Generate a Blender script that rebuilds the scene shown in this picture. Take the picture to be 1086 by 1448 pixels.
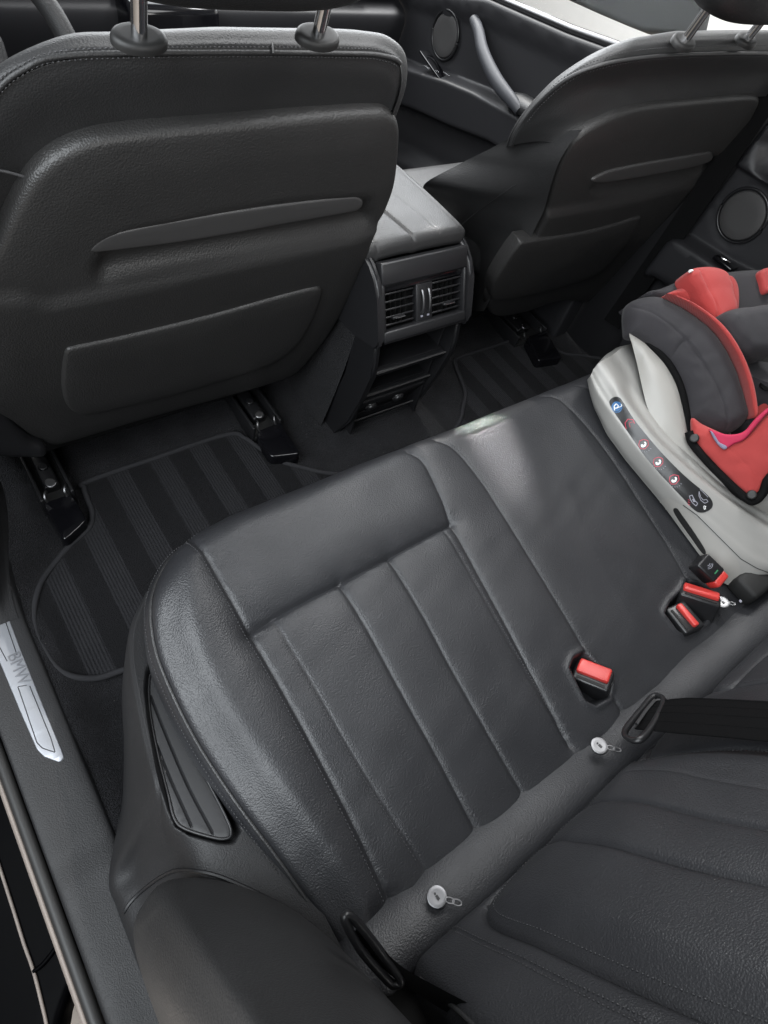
import bpy, bmesh, math, random
import numpy as np
from mathutils import Vector, Matrix
from mathutils.geometry import delaunay_2d_cdt

# ------------------------------------------------------------------ camera, world, lights
for o in list(bpy.data.objects): bpy.data.objects.remove(o)
SC = bpy.context.scene
COL = SC.collection
CAMC = np.array([-0.68929987, 0.07711919, 0.98520426])
CAMR = np.array([[0.80260157, -0.55521551, 0.21809734],
                 [-0.36487502, -0.74618708, -0.55684025],
                 [0.47190777, 0.36734259, -0.80147519]])      # rows: right, down, forward
FPX, IW, IH = 860.81, 1086.0, 1448.0
cd = bpy.data.cameras.new('camera'); cam = bpy.data.objects.new('camera', cd); COL.objects.link(cam)
cd.sensor_fit = 'VERTICAL'; cd.sensor_height = 32.0; cd.lens = 32.0*FPX/IH
cd.clip_start = 0.02; cd.clip_end = 200
Rw = Matrix([[CAMR[0][i], -CAMR[1][i], -CAMR[2][i]] for i in range(3)])
cam.matrix_world = Matrix.Translation(Vector(CAMC)) @ Rw.to_4x4()
SC.camera = cam

W = bpy.data.worlds.new('World'); SC.world = W; W.use_nodes = True
bg = W.node_tree.nodes['Background']
bg.inputs[0].default_value = (0.90, 0.95, 1.0, 1); bg.inputs[1].default_value = 0.13
SC.view_settings.view_transform = 'Standard'; SC.view_settings.look = 'None'
SC.view_settings.exposure = 0.38; SC.view_settings.gamma = 1.0
SC.cycles.use_denoising = True
SC.cycles.max_bounces = 5

def area(name, loc, target, sx, sy, power, color=(1, 1, 1)):
    l = bpy.data.lights.new(name, 'AREA'); l.shape = 'RECTANGLE'; l.size = sx; l.size_y = sy
    l.energy = power; l.color = color
    o = bpy.data.objects.new(name, l); COL.objects.link(o); o.location = loc
    d = Vector(target) - Vector(loc); o.rotation_euler = d.to_track_quat('-Z', 'Y').to_euler()
    return o
area('door_opening_light', (-1.55, 0.15, 1.45), (-0.35, 0.45, 0.40), 1.6, 1.1, 42, (0.91, 0.96, 1.0))
area('rear_window_light', (-0.2, -1.5, 1.25), (-0.2, 0.7, 0.75), 1.1, 0.45, 13, (1.0, 0.985, 0.96))
area('windscreen_light', (0.50, 2.0, 1.15), (-0.1, 0.45, 0.3), 1.8, 0.75, 27, (0.94, 0.97, 1.0))
area('roof_fill_light', (-0.08, 0.66, 1.14), (-0.10, 0.60, 0.0), 0.75, 0.75, 8.5, (0.98, 0.99, 1.0))  # added lamp below the closed headliner, lightens surfaces that face up
area('wall_fill_light', (1.35, 1.4, 2.2), (2.3, 1.8, 0.3), 1.0, 1.0, 110, (1.0, 1.0, 1.0))  # added lamp that only brightens the wall beyond the right window
sb = area('sun_patch_lamp', (0.27, 1.90, 1.37), (-0.020, 0.462, 0.30), 0.085, 0.105, 0.23, (1.0, 0.97, 0.93)); sb.data.spread = math.radians(1.8); sb.data.shape = 'ELLIPSE'  # narrow added lamp that throws the bright patch on the bench
sl = bpy.data.lights.new('sun', 'SUN'); sl.energy = 1.0; sl.angle = math.radians(0.6); sl.color = (1.0, 0.96, 0.90)
so_ = bpy.data.objects.new('sun', sl); COL.objects.link(so_)
AZ, EL = math.radians(12), math.radians(36)
so_.rotation_euler = Vector((-math.sin(AZ)*math.cos(EL), -math.cos(AZ)*math.cos(EL), -math.sin(EL))).to_track_quat('-Z', 'Y').to_euler()

# ------------------------------------------------------------------ measuring helpers
def ray(u, v):
    return CAMR.T @ np.array([(u-IW/2)/FPX, (v-IH/2)/FPX, 1.0])
def un(p, n, k):
    r = ray(*p); n = np.array(n, float); t = (k - n @ CAMC)/(n @ r); return CAMC + t*r
def uX(p, X): return un(p, (1, 0, 0), X)
def uY(p, Y): return un(p, (0, 1, 0), Y)
def uZ(p, Z): return un(p, (0, 0, 1), Z)

# ------------------------------------------------------------------ materials
MATS = {}
def material(name, color, rough=0.5, metallic=0.0, spec=0.5, bump=None, mottle=0.0, sheen=0.0, coat=0.0, trans=0.0, rough_var=0.0, lint=False):
    if name in MATS: return MATS[name]
    m = bpy.data.materials.new(name); m.use_nodes = True
    nt = m.node_tree; b = nt.nodes['Principled BSDF']
    b.inputs['Base Color'].default_value = (*color, 1); b.inputs['Roughness'].default_value = rough
    b.inputs['Metallic'].default_value = metallic; b.inputs['Specular IOR Level'].default_value = spec
    b.inputs['Sheen Weight'].default_value = sheen; b.inputs['Coat Weight'].default_value = coat
    b.inputs['Transmission Weight'].default_value = trans
    tc = nt.nodes.new('ShaderNodeTexCoord')
    if mottle > 0:
        nz = nt.nodes.new('ShaderNodeTexNoise'); nz.inputs['Scale'].default_value = 23; nz.inputs['Detail'].default_value = 6
        nt.links.new(tc.outputs['Object'], nz.inputs['Vector'])
        mx = nt.nodes.new('ShaderNodeMix'); mx.data_type = 'RGBA'
        mx.inputs[6].default_value = (*[c*(1-mottle) for c in color], 1)
        mx.inputs[7].default_value = (*[min(1, c*(1+mottle)) for c in color], 1)
        nt.links.new(nz.outputs['Fac'], mx.inputs[0]); nt.links.new(mx.outputs[2], b.inputs['Base Color'])
    if rough_var > 0:
        n2 = nt.nodes.new('ShaderNodeTexNoise'); n2.inputs['Scale'].default_value = 9; n2.inputs['Detail'].default_value = 4
        nt.links.new(tc.outputs['Object'], n2.inputs['Vector'])
        mr = nt.nodes.new('ShaderNodeMapRange'); mr.inputs['From Min'].default_value = 0.3; mr.inputs['From Max'].default_value = 0.7
        mr.inputs['To Min'].default_value = rough-rough_var; mr.inputs['To Max'].default_value = rough+rough_var
        nt.links.new(n2.outputs['Fac'], mr.inputs['Value']); nt.links.new(mr.outputs[0], b.inputs['Roughness'])
    if lint:
        fn = nt.nodes.new('ShaderNodeTexNoise'); fn.inputs['Scale'].default_value = 380; fn.inputs['Detail'].default_value = 6; fn.inputs['Roughness'].default_value = 0.7
        nt.links.new(tc.outputs['Object'], fn.inputs['Vector'])
        fm = nt.nodes.new('ShaderNodeMix'); fm.data_type = 'RGBA'; fm.blend_type = 'MULTIPLY'; fm.inputs[0].default_value = 1.0
        fr_ = nt.nodes.new('ShaderNodeMapRange'); fr_.inputs['From Min'].default_value = 0.3; fr_.inputs['From Max'].default_value = 0.7
        fr_.inputs['To Min'].default_value = 0.25; fr_.inputs['To Max'].default_value = 1.9; nt.links.new(fn.outputs['Fac'], fr_.inputs['Value'])
        nt.links.new(b.inputs['Base Color'].links[0].from_socket, fm.inputs[6]); nt.links.new(fr_.outputs[0], fm.inputs[7]); nt.links.new(fm.outputs[2], b.inputs['Base Color'])
        lv = nt.nodes.new('ShaderNodeTexVoronoi'); lv.inputs['Scale'].default_value = 70; nt.links.new(tc.outputs['Object'], lv.inputs['Vector'])
        lm = nt.nodes.new('ShaderNodeMath'); lm.operation = 'LESS_THAN'; lm.inputs[1].default_value = 0.055; nt.links.new(lv.outputs['Distance'], lm.inputs[0])
        lx = nt.nodes.new('ShaderNodeMix'); lx.data_type = 'RGBA'; lx.inputs[7].default_value = (0.09, 0.085, 0.08, 1)
        src = b.inputs['Base Color'].links[0].from_socket if b.inputs['Base Color'].links else None
        if src: nt.links.new(src, lx.inputs[6])
        nt.links.new(lm.outputs[0], lx.inputs[0]); nt.links.new(lx.outputs[2], b.inputs['Base Color'])
    if bump:
        kind, scale, strength, dist = bump
        bp = nt.nodes.new('ShaderNodeBump'); bp.inputs['Strength'].default_value = strength; bp.inputs['Distance'].default_value = dist
        if kind == 'leather':
            wn = nt.nodes.new('ShaderNodeTexNoise'); wn.inputs['Scale'].default_value = scale*0.8; wn.inputs['Detail'].default_value = 3
            nt.links.new(tc.outputs['Object'], wn.inputs['Vector'])
            vo = nt.nodes.new('ShaderNodeTexVoronoi'); vo.feature = 'SMOOTH_F1'; vo.inputs['Scale'].default_value = scale
            vo.inputs['Smoothness'].default_value = 0.4
            nt.links.new(tc.outputs['Object'], vo.inputs['Vector'])
            ad = nt.nodes.new('ShaderNodeMath'); ad.operation = 'MULTIPLY_ADD'; ad.inputs[1].default_value = -1.0
            nt.links.new(vo.outputs['Distance'], ad.inputs[0]); nt.links.new(wn.outputs['Fac'], ad.inputs[2])
            nt.links.new(ad.outputs[0], bp.inputs['Height'])
        elif kind == 'weave':
            wv = nt.nodes.new('ShaderNodeTexWave'); wv.bands_direction = 'DIAGONAL'; wv.inputs['Scale'].default_value = scale; wv.inputs['Distortion'].default_value = 1.5
            nt.links.new(tc.outputs['Object'], wv.inputs['Vector']); nt.links.new(wv.outputs['Fac'], bp.inputs['Height'])
        else:
            nz = nt.nodes.new('ShaderNodeTexNoise'); nz.inputs['Scale'].default_value = scale; nz.inputs['Detail'].default_value = 4
            nt.links.new(tc.outputs['Object'], nz.inputs['Vector']); nt.links.new(nz.outputs['Fac'], bp.inputs['Height'])
        nt.links.new(bp.outputs['Normal'], b.inputs['Normal'])
    MATS[name] = m
    return m

LEATHER = material('black_leather', (0.0205, 0.0210, 0.0235), 0.44, bump=('leather', 560, 0.42, 0.0009), mottle=0.18, rough_var=0.07)
LEATHER_SMOOTH = material('smooth_leather', (0.022, 0.022, 0.0226), 0.46, bump=('leather', 560, 0.34, 0.0009), mottle=0.14, rough_var=0.06)
VINYL = material('side_vinyl', (0.040, 0.037, 0.035), 0.48, bump=('leather', 600, 0.3, 0.0008), mottle=0.1)
SHELL = material('grained_plastic', (0.0235, 0.023, 0.0228), 0.46, bump=('leather', 470, 0.40, 0.0010), mottle=0.1, rough_var=0.04)
PLASTIC = material('dark_plastic', (0.022, 0.022, 0.023), 0.5, bump=('noise', 900, 0.25, 0.0006), mottle=0.1, rough_var=0.05)
TRIM = material('sill_plastic', (0.015, 0.015, 0.016), 0.56, spec=0.35, bump=('leather', 620, 0.35, 0.0008), mottle=0.15, rough_var=0.05)
SMOOTHPL = material('satin_plastic', (0.012, 0.012, 0.0132), 0.40, mottle=0.05)
GLOSS = material('gloss_black', (0.004, 0.004, 0.005), 0.12)
BLACK = material('matt_black', (0.004, 0.004, 0.004), 0.7)
BLACKPL = material('black_plastic', (0.010, 0.010, 0.011), 0.35, bump=('noise', 800, 0.15, 0.0005))
CARPET = material('carpet', (0.014, 0.014, 0.0155), 0.95, spec=0.05, bump=('noise', 600, 1.0, 0.005), mottle=0.5, sheen=0.04, lint=True)
CHROME = material('chrome', (0.75, 0.75, 0.76), 0.14, 1.0)
ALU = material('brushed_aluminium', (0.33, 0.34, 0.365), 0.48, 0.85, bump=('noise', 400, 0.1, 0.0005))
STEEL = material('dull_steel', (0.20, 0.20, 0.205), 0.38, 1.0)
THREAD = material('grey_thread', (0.06, 0.06, 0.063), 0.7)
PAINT = material('black_paint', (0.0012, 0.0012, 0.0015), 0.35, spec=0.015)
LIPREFLECT = material('beige_ground_reflection', (0.20, 0.17, 0.15), 0.6, mottle=0.15)  # ground's beige reflection put into the colour of black edges
RUBBER = material('black_rubber', (0.012, 0.012, 0.012), 0.55)
BINDING = material('mat_binding', (0.024, 0.024, 0.026), 0.9, spec=0.1, bump=('noise', 500, 0.4, 0.001))
GROUND = material('beige_concrete', (0.42, 0.36, 0.31), 0.8, bump=('noise', 60, 0.3, 0.004), mottle=0.12)
REDPL = material('red_plastic', (0.48, 0.04, 0.034), 0.35)
REDFAB = material('red_fabric', (0.34, 0.033, 0.030), 0.8, sheen=0.12, bump=('weave', 260, 0.5, 0.0009), mottle=0.12)
PINKFAB = material('crimson_lining', (0.38, 0.014, 0.055), 0.8)
GREYFAB = material('charcoal_mesh_fabric', (0.016, 0.0148, 0.018), 0.8, sheen=0.06, bump=('weave', 260, 0.5, 0.0009), mottle=0.15)
GREYPL = material('pale_grey_plastic', (0.27, 0.265, 0.252), 0.42, mottle=0.03, rough_var=0.05)
BEIGEPL = material('warm_grey_shell', (0.28, 0.272, 0.254), 0.45, mottle=0.03)
STICKER = material('black_sticker', (0.014, 0.014, 0.015), 0.35)
WHITEINK = material('white_ink', (0.7, 0.7, 0.7), 0.5)
REDINK = material('red_ink', (0.42, 0.03, 0.06), 0.5)
BLUEINK = material('blue_ink', (0.03, 0.11, 0.25), 0.45)
GREENINK = material('green_ink', (0.03, 0.16, 0.07), 0.5)
GREYINK = material('grey_ink', (0.25, 0.25, 0.29), 0.5)
WEBBING = material('belt_webbing', (0.0035, 0.0035, 0.0038), 0.75, spec=0.12, bump=('weave', 700, 0.5, 0.0008))
DOORTRIM = material('door_trim', (0.016, 0.016, 0.018), 0.5, bump=('noise', 700, 0.2, 0.0006), mottle=0.1)
HANDLE = material('grey_handle', (0.040, 0.042, 0.048), 0.55)
SPEAKER = material('speaker_mesh', (0.035, 0.034, 0.034), 0.6, bump=('noise', 1500, 0.5, 0.0008))

def glass():
    m = bpy.data.materials.new('window_glass'); m.use_nodes = True
    b = m.node_tree.nodes['Principled BSDF']
    b.inputs['Base Color'].default_value = (0.95, 0.97, 0.97, 1); b.inputs['Roughness'].default_value = 0.0
    b.inputs['Transmission Weight'].default_value = 1.0; b.inputs['IOR'].default_value = 1.02
    return m
GLASS = glass()

def mat_stripes():
    m = bpy.data.materials.new('striped_velour'); m.use_nodes = True; nt = m.node_tree; b = nt.nodes['Principled BSDF']
    b.inputs['Roughness'].default_value = 0.95; b.inputs['Specular IOR Level'].default_value = 0.05; b.inputs['Sheen Weight'].default_value = 0.03
    tc = nt.nodes.new('ShaderNodeTexCoord'); sx = nt.nodes.new('ShaderNodeSeparateXYZ'); nt.links.new(tc.outputs['Object'], sx.inputs[0])
    def mth(op, a, bb=None):
        n = nt.nodes.new('ShaderNodeMath'); n.operation = op
        for i, q in enumerate((a, bb)):
            if q is None: continue
            if isinstance(q, (int, float)): n.inputs[i].default_value = q
            else: nt.links.new(q, n.inputs[i])
        return n.outputs[0]
    wob = nt.nodes.new('ShaderNodeTexNoise'); wob.inputs['Scale'].default_value = 90; nt.links.new(tc.outputs['Object'], wob.inputs['Vector'])
    xx = mth('ADD', sx.outputs[0], mth('MULTIPLY', mth('SUBTRACT', wob.outputs['Fac'], 0.5), 0.004))
    fr = mth('FRACT', mth('DIVIDE', mth('ADD', xx, 0.541+0.08*10), 0.0795))
    band = mth('LESS_THAN', fr, 0.49)
    rib = mth('ADD', mth('MULTIPLY', mth('SINE', mth('MULTIPLY', sx.outputs[0], 2*math.pi/0.0052)), 0.5), 0.5)
    nz = nt.nodes.new('ShaderNodeTexNoise'); nz.inputs['Scale'].default_value = 420; nz.inputs['Detail'].default_value = 6; nz.inputs['Roughness'].default_value = 0.7; nt.links.new(tc.outputs['Object'], nz.inputs['Vector'])
    val = mth('ADD', 0.0095, mth('MULTIPLY', band, mth('ADD', 0.007, mth('MULTIPLY', rib, 0.0035))))
    val = mth('MULTIPLY', val, mth('ADD', 0.0, mth('MULTIPLY', nz.outputs['Fac'], 2.0)))
    cc = nt.nodes.new('ShaderNodeCombineColor')
    nt.links.new(val, cc.inputs[0]); nt.links.new(val, cc.inputs[1]); nt.links.new(mth('MULTIPLY', val, 1.10), cc.inputs[2])
    nt.links.new(cc.outputs[0], b.inputs['Base Color'])
    bp = nt.nodes.new('ShaderNodeBump'); bp.inputs['Strength'].default_value = 0.8; bp.inputs['Distance'].default_value = 0.004
    nt.links.new(mth('ADD', nz.outputs['Fac'], mth('MULTIPLY', mth('MULTIPLY', rib, band), 0.35)), bp.inputs['Height']); nt.links.new(bp.outputs[0], b.inputs['Normal'])
    return m
MATSTRIPE = mat_stripes()

# ------------------------------------------------------------------ object helpers
def thing(name, label, cat, loc=(0, 0, 0), group=None):
    o = bpy.data.objects.new(name, None); COL.objects.link(o); o.location = loc
    o.empty_display_size = 0.05
    o['label'] = label; o['category'] = cat
    if group: o['group'] = group
    return o
def tag(o, label=None, cat=None, group=None, kind=None):
    if label: o['label'] = label
    if cat: o['category'] = cat
    if group: o['group'] = group
    if kind: o['kind'] = kind
    return o
def link(name, me, mat, parent=None, sharp=40):
    me.materials.clear(); me.materials.append(mat)
    o = bpy.data.objects.new(name, me); COL.objects.link(o)
    for p in me.polygons: p.use_smooth = True
    if sharp: me.set_sharp_from_angle(angle=math.radians(sharp))
    if parent is not None:
        o.parent = parent
        o.matrix_parent_inverse = Matrix.Translation(-(parent.location if parent.parent is None else Vector((0, 0, 0))))
    return o
def mesh(name, V, F, mat, parent=None, sharp=40):
    me = bpy.data.meshes.new(name); me.from_pydata([tuple(map(float, v)) for v in V], [], F); me.update()
    return link(name, me, mat, parent, sharp)
def finish(name, bm, mat, parent=None, sharp=40):
    bmesh.ops.recalc_face_normals(bm, faces=bm.faces)
    me = bpy.data.meshes.new(name); bm.to_mesh(me); bm.free()
    return link(name, me, mat, parent, sharp)
def patch_data(P, cu=False, cv=False, off=0):
    nu, nv = P.shape[:2]; F = []
    for i in range(nu if cu else nu-1):
        for j in range(nv if cv else nv-1):
            F.append((off+i*nv+j, off+((i+1) % nu)*nv+j, off+((i+1) % nu)*nv+(j+1) % nv, off+i*nv+(j+1) % nv))
    return P.reshape(-1, 3), F
def patch(name, P, mat, parent=None, cu=False, cv=False, caps=False, sharp=50):
    P = np.array(P, float); V, F = patch_data(P, cu, cv)
    nu, nv = P.shape[:2]
    if caps: F = F + [tuple(range(nv)), tuple((nu-1)*nv + j for j in range(nv))]
    bm = bmesh.new(); vs = [bm.verts.new(v) for v in V]
    for f in F:
        try: bm.faces.new([vs[i] for i in f])
        except ValueError: pass
    return finish(name, bm, mat, parent, sharp)
def spline(pts, n, closed=False):
    P = np.array(pts, float); m = len(P)
    if closed: Q = np.vstack([P[-1], P, P[0], P[1]]); segs = m
    else: Q = np.vstack([2*P[0]-P[1], P, 2*P[-1]-P[-2]]); segs = m-1
    t = np.linspace(0, segs, n, endpoint=not closed); i = np.minimum(t.astype(int), segs-1); f = (t-i)[:, None]
    a, b, c, d = Q[i], Q[i+1], Q[i+2], Q[i+3]
    return 0.5*(2*b + (c-a)*f + (2*a-5*b+4*c-d)*f*f + (3*b-a-3*c+d)*f**3)
def resample(P, step, closed=False):
    P = np.array(P, float)
    if closed: P = np.vstack([P, P[:1]])
    d = np.r_[0, np.cumsum(np.linalg.norm(np.diff(P, axis=0), axis=1))]
    n = max(3, int(round(d[-1]/step)))
    s = np.linspace(0, d[-1], n+1)
    out = np.stack([np.interp(s, d, P[:, k]) for k in range(P.shape[1])], 1)
    return out[:-1] if closed else out
def seg_dist(X, Y, P, closed=False):
    P = np.array(P, float)[:, :2]; A = P if closed else P[:-1]; B = np.roll(P, -1, 0) if closed else P[1:]
    best = np.full(np.shape(X), 9.0)
    for a, b in zip(A, B):
        ab = b-a; L = ab @ ab + 1e-18
        t = np.clip(((X-a[0])*ab[0] + (Y-a[1])*ab[1])/L, 0, 1)
        d = np.hypot(X-a[0]-t*ab[0], Y-a[1]-t*ab[1]); best = np.minimum(best, d)
    return best
def inside(X, Y, P):
    P = np.array(P, float); c = np.zeros(np.shape(X), bool); n = len(P)
    for i in range(n):
        x1, y1 = P[i][:2]; x2, y2 = P[(i+1) % n][:2]
        if y1 == y2: continue
        k = ((y1 > Y) != (y2 > Y)) & (X < (x2-x1)*(Y-y1)/(y2-y1) + x1)
        c ^= k
    return c
def sdf(X, Y, P):
    d = seg_dist(X, Y, P, True); return np.where(inside(X, Y, P), d, -d)
def roll(sd, R):
    q = np.clip(sd/np.maximum(R, 1e-6), 0, 1); return -R*(1-np.sqrt(np.maximum(0, 1-(1-q)**2)))
def sstep(a, b, x):
    t = np.clip((x-a)/(b-a), 0, 1); return t*t*(3-2*t)
def normals2(P):
    T = np.roll(P, -1, 0)-np.roll(P, 1, 0); T /= np.linalg.norm(T, axis=1)[:, None]+1e-12
    N = np.stack([T[:, 1], -T[:, 0]], 1)
    area2 = np.sum(P[:, 0]*np.roll(P[:, 1], -1)-np.roll(P[:, 0], -1)*P[:, 1])
    return N if area2 > 0 else -N
def offset_line(P, d):
    P = np.array(P, float); T = np.gradient(P, axis=0); T /= np.linalg.norm(T, axis=1)[:, None]+1e-12
    return P + d*np.stack([-T[:, 1], T[:, 0]], 1)
# a padded sheet: outline in 2-D, height function, seams; triangulated with rows along every seam and edge
def sheet(name, outline, hfun, map3, mat, parent=None, grid=0.012, step=0.006, seams=(), seam_off=(0, 0.0012, 0.003, 0.006, 0.011),
          rings=(0.0006, 0.002, 0.005, 0.010, 0.017), skirt=(), cap=True, sharp=60):
    P = resample(np.array(outline, float)[:, :2], step, True)
    N = normals2(P)
    pts = [P]
    lo, hi = P.min(0), P.max(0)
    gx, gy = np.meshgrid(np.arange(lo[0], hi[0], grid), np.arange(lo[1], hi[1], grid*0.9))
    gx = gx + (np.arange(gx.shape[0]) % 2)[:, None]*grid*0.5
    G = np.stack([gx.ravel(), gy.ravel()], 1)
    sd = sdf(G[:, 0], G[:, 1], P); rmax = max(rings) if rings else 0
    G = G[sd > rmax+grid*0.4]
    so = max(seam_off)
    for s in seams:
        if len(G): G = G[seg_dist(G[:, 0], G[:, 1], s) > so+grid*0.3]
    pts.append(G)
    extra = []
    for r in rings: extra.append((P - N*r, r*0.85))
    for i, s in enumerate(seams):
        S = resample(np.array(s, float)[:, :2], step)
        others = [q for j, q in enumerate(seams) if j != i]
        for o in seam_off:
            for sg in ((1, -1) if o else (1,)):
                E = offset_line(S, sg*o)
                if o > 0:
                    k = seg_dist(E[:, 0], E[:, 1], s) > 0.8*o
                    for q in others: k &= seg_dist(E[:, 0], E[:, 1], q) > min(0.004, 0.9*max(o, 0.002))
                    E = E[k]
                if len(E): extra.append((E, 0.0009))
    seen = []
    for E, mn in extra:
        k = sdf(E[:, 0], E[:, 1], P) > mn
        pts.append(E[k])
    A = np.vstack(pts)
    # drop near duplicates
    key = np.round(A/0.0005).astype(np.int64); _, idx = np.unique(key, axis=0, return_index=True)
    n0 = len(P); idx = np.array(sorted(set(idx) | set(range(n0)))); A = A[idx]
    edges = [(i, (i+1) % n0) for i in range(n0)]
    res = delaunay_2d_cdt([Vector((float(a), float(b))) for a, b in A], edges, [], 1, 1e-6)
    V2 = np.array([(v[0], v[1]) for v in res[0]]); F = [tuple(f) for f in res[2]]
    sdv = np.maximum(0, sdf(V2[:, 0], V2[:, 1], P))
    Hh = hfun(V2[:, 0], V2[:, 1], sdv)
    V3 = map3(V2[:, 0], V2[:, 1], Hh)
    bm = bmesh.new(); vs = [bm.verts.new(v) for v in V3]
    for f in F:
        try: bm.faces.new([vs[i] for i in f])
        except ValueError: pass
    if skirt:
        hb = hfun(P[:, 0], P[:, 1], np.zeros(len(P))); ringsv = []
        for (o, dh) in [(0, 0)]+list(skirt):
            Q = P + N*o; r3 = map3(Q[:, 0], Q[:, 1], hb+dh); ringsv.append([bm.verts.new(v) for v in r3])
        for a, b in zip(ringsv[:-1], ringsv[1:]):
            for i in range(len(P)):
                j = (i+1) % len(P)
                bm.faces.new((a[i], a[j], b[j], b[i]))
        if cap:
            try: bm.faces.new(ringsv[-1])
            except ValueError: pass
        bmesh.ops.remove_doubles(bm, verts=bm.verts, dist=2e-5)
    return finish(name, bm, mat, parent, sharp)
def plane_basis(n):
    n = np.array(n, float); n = n/np.linalg.norm(n)
    e1 = np.array([1.0, 0, 0]) - n[0]*n
    if np.linalg.norm(e1) < 0.2: e1 = np.array([0, 1.0, 0]) - n[1]*n
    e1 /= np.linalg.norm(e1); e2 = np.cross(n, e1)
    return n, e1, e2
class Plane:
    """an oriented plane n.x = k; n points to the visible side"""
    def __init__(s, n, k=None, p=None):
        n = np.array(n, float); L = np.linalg.norm(n)
        s.n, s.e1, s.e2 = plane_basis(n)
        s.k = k/L if k is not None else s.n @ np.array(p, float)
        s.o = s.n*s.k
    def uv(s, px):
        q = un(px, s.n, s.k)-s.o; return (q @ s.e1, q @ s.e2)
    def line(s, pts, n=0, closed=False):
        Q = np.array([s.uv(p) for p in pts])
        return spline(Q, n or len(pts)*8, closed)
    def map(s, X, Y, H):
        return s.o + np.outer(X, s.e1) + np.outer(Y, s.e2) + np.outer(H, s.n)
def through(p, q, r):
    n = np.cross(np.array(q)-p, np.array(r)-p); n /= np.linalg.norm(n)
    if n @ (CAMC-np.array(p)) < 0: n = -n
    return Plane(n, p=p)
def pad(name, pl, px, mat, parent=None, wr=0.0, R=0.006, thick=0.012, bulge=0.0, lift=0.0, smooth=True, seams_px=(), groove=0.0015, wide=0.6, gw=0.0022, seam_off=(0, 0.0012, 0.003, 0.006, 0.011), grid=0.012, step=0.005, extra=None, sharp=60, skirt=None, cap=True):
    out = pl.line(px, len(px)*10, True) if smooth else np.array([pl.uv(p) for p in px])
    seams = [pl.line(s) for s in seams_px]
    def h(x, y, sd):
        z = lift + roll(sd, R) + bulge*np.sqrt(np.clip(sd/(0.02+4*abs(bulge)), 0, 1))
        for s in seams:
            d = seg_dist(x, y, s); z = z - groove*np.exp(-(d/gw)**2) - wide*groove*np.exp(-d/0.008)
        if extra is not None: z = z + extra(x, y, sd)
        if wr: z = z + wr*np.sin(x*85+3*np.sin(y*52))*np.sin(y*73+2.5*np.sin(x*47+1))
        return z
    rr = tuple(R*q for q in (0.04, 0.15, 0.35, 0.65, 1.0)) if R > 0.001 else ()
    return sheet(name, out, h, pl.map, mat, parent, grid, step, seams, seam_off, rings=rr, skirt=skirt or ((0.0, -thick*0.5), (-0.001, -thick)), sharp=sharp, cap=cap)
def tube(name, P, r, mat, parent=None, n=10, closed=False, ry=None, up=None, caps=True):
    P = np.array(P, float); m = len(P)
    T = (np.roll(P, -1, 0)-np.roll(P, 1, 0)) if closed else np.gradient(P, axis=0)
    T /= np.linalg.norm(T, axis=1)[:, None]+1e-12
    u = np.array(up if up is not None else (0, 0, 1.0)); rows = []
    r = np.broadcast_to(np.asarray(r, float), (m,)); ryy = r if ry is None else np.broadcast_to(np.asarray(ry, float), (m,))
    for i in range(m):
        b = np.cross(T[i], u)
        if np.linalg.norm(b) < 1e-3: b = np.cross(T[i], (0, 1.0, 0.2))
        b /= np.linalg.norm(b); w = np.cross(b, T[i])
        a = np.linspace(0, 2*math.pi, n, endpoint=False)
        rows.append(P[i] + np.outer(np.cos(a)*r[i], b) + np.outer(np.sin(a)*ryy[i], w))
    return patch(name, rows, mat, parent, cu=closed, cv=True, caps=(caps and not closed))
def box(name, c, s, mat, parent=None, bev=0.003, rot=None, seg=2):
    bm = bmesh.new(); bmesh.ops.create_cube(bm, size=1)
    bmesh.ops.scale(bm, vec=s, verts=bm.verts)
    if bev: bmesh.ops.bevel(bm, geom=bm.edges[:], offset=bev, segments=seg, affect='EDGES', profile=0.5)
    M = Matrix.Translation(Vector(c)) @ (rot.to_4x4() if rot is not None else Matrix())
    bmesh.ops.transform(bm, matrix=M, verts=bm.verts)
    return finish(name, bm, mat, parent, 50)
def frame_rot(e1, e2, n):
    return Matrix([[e1[i], e2[i], n[i]] for i in range(3)])
def disc(name, c, n, r, th, mat, parent=None, bev=0.002, seg=40, dish=0.0, e1=None, ry=None):
    nn, a1, a2 = plane_basis(n)
    if e1 is not None:
        a1 = np.array(e1, float)-nn*(np.array(e1) @ nn); a1 /= np.linalg.norm(a1); a2 = np.cross(nn, a1)
    a = np.linspace(0, 2*math.pi, seg, endpoint=False); rows = []
    k = 1.0 if ry is None else ry/r
    for rr, hh in ((r, -th), (r, -bev), (r-bev*0.3, -bev*0.3), (r-bev, 0), (r*0.6, dish*0.6), (r*0.3, dish), (1e-4, dish)):
        rows.append(np.array(c) + np.outer(np.cos(a)*rr, a1) + np.outer(np.sin(a)*rr*k, a2) + nn*hh)
    return patch(name, rows, mat, parent, cv=True, sharp=50)
def stitches(name, paths, parent, mat=None, pitch=0.0046, ln=0.0033, w=0.0007):
    """a row of thread along each path, one mesh per row"""
    for P in paths:
        V, F = [], []
        Q = resample(np.array(P, float), pitch); D = np.diff(Q, axis=0)
        for i in range(len(D)):
            d = D[i]/(np.linalg.norm(D[i])+1e-9); c = Q[i]; b = np.cross(d, (0, 0.3, 1.0)); b /= np.linalg.norm(b)+1e-9; t = np.cross(b, d)
            o = len(V)
            V += [c, c+d*ln*0.5+b*w, c+d*ln*0.5-b*w, c+d*ln*0.5+t*w, c+d*ln*0.5-t*w, c+d*ln]
            for q in ((0, 1, 3), (0, 3, 2), (0, 2, 4), (0, 4, 1), (5, 3, 1), (5, 2, 3), (5, 4, 2), (5, 1, 4)): F.append(tuple(o+k for k in q))
        mesh(name, V, F, mat or THREAD, parent, None)
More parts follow.
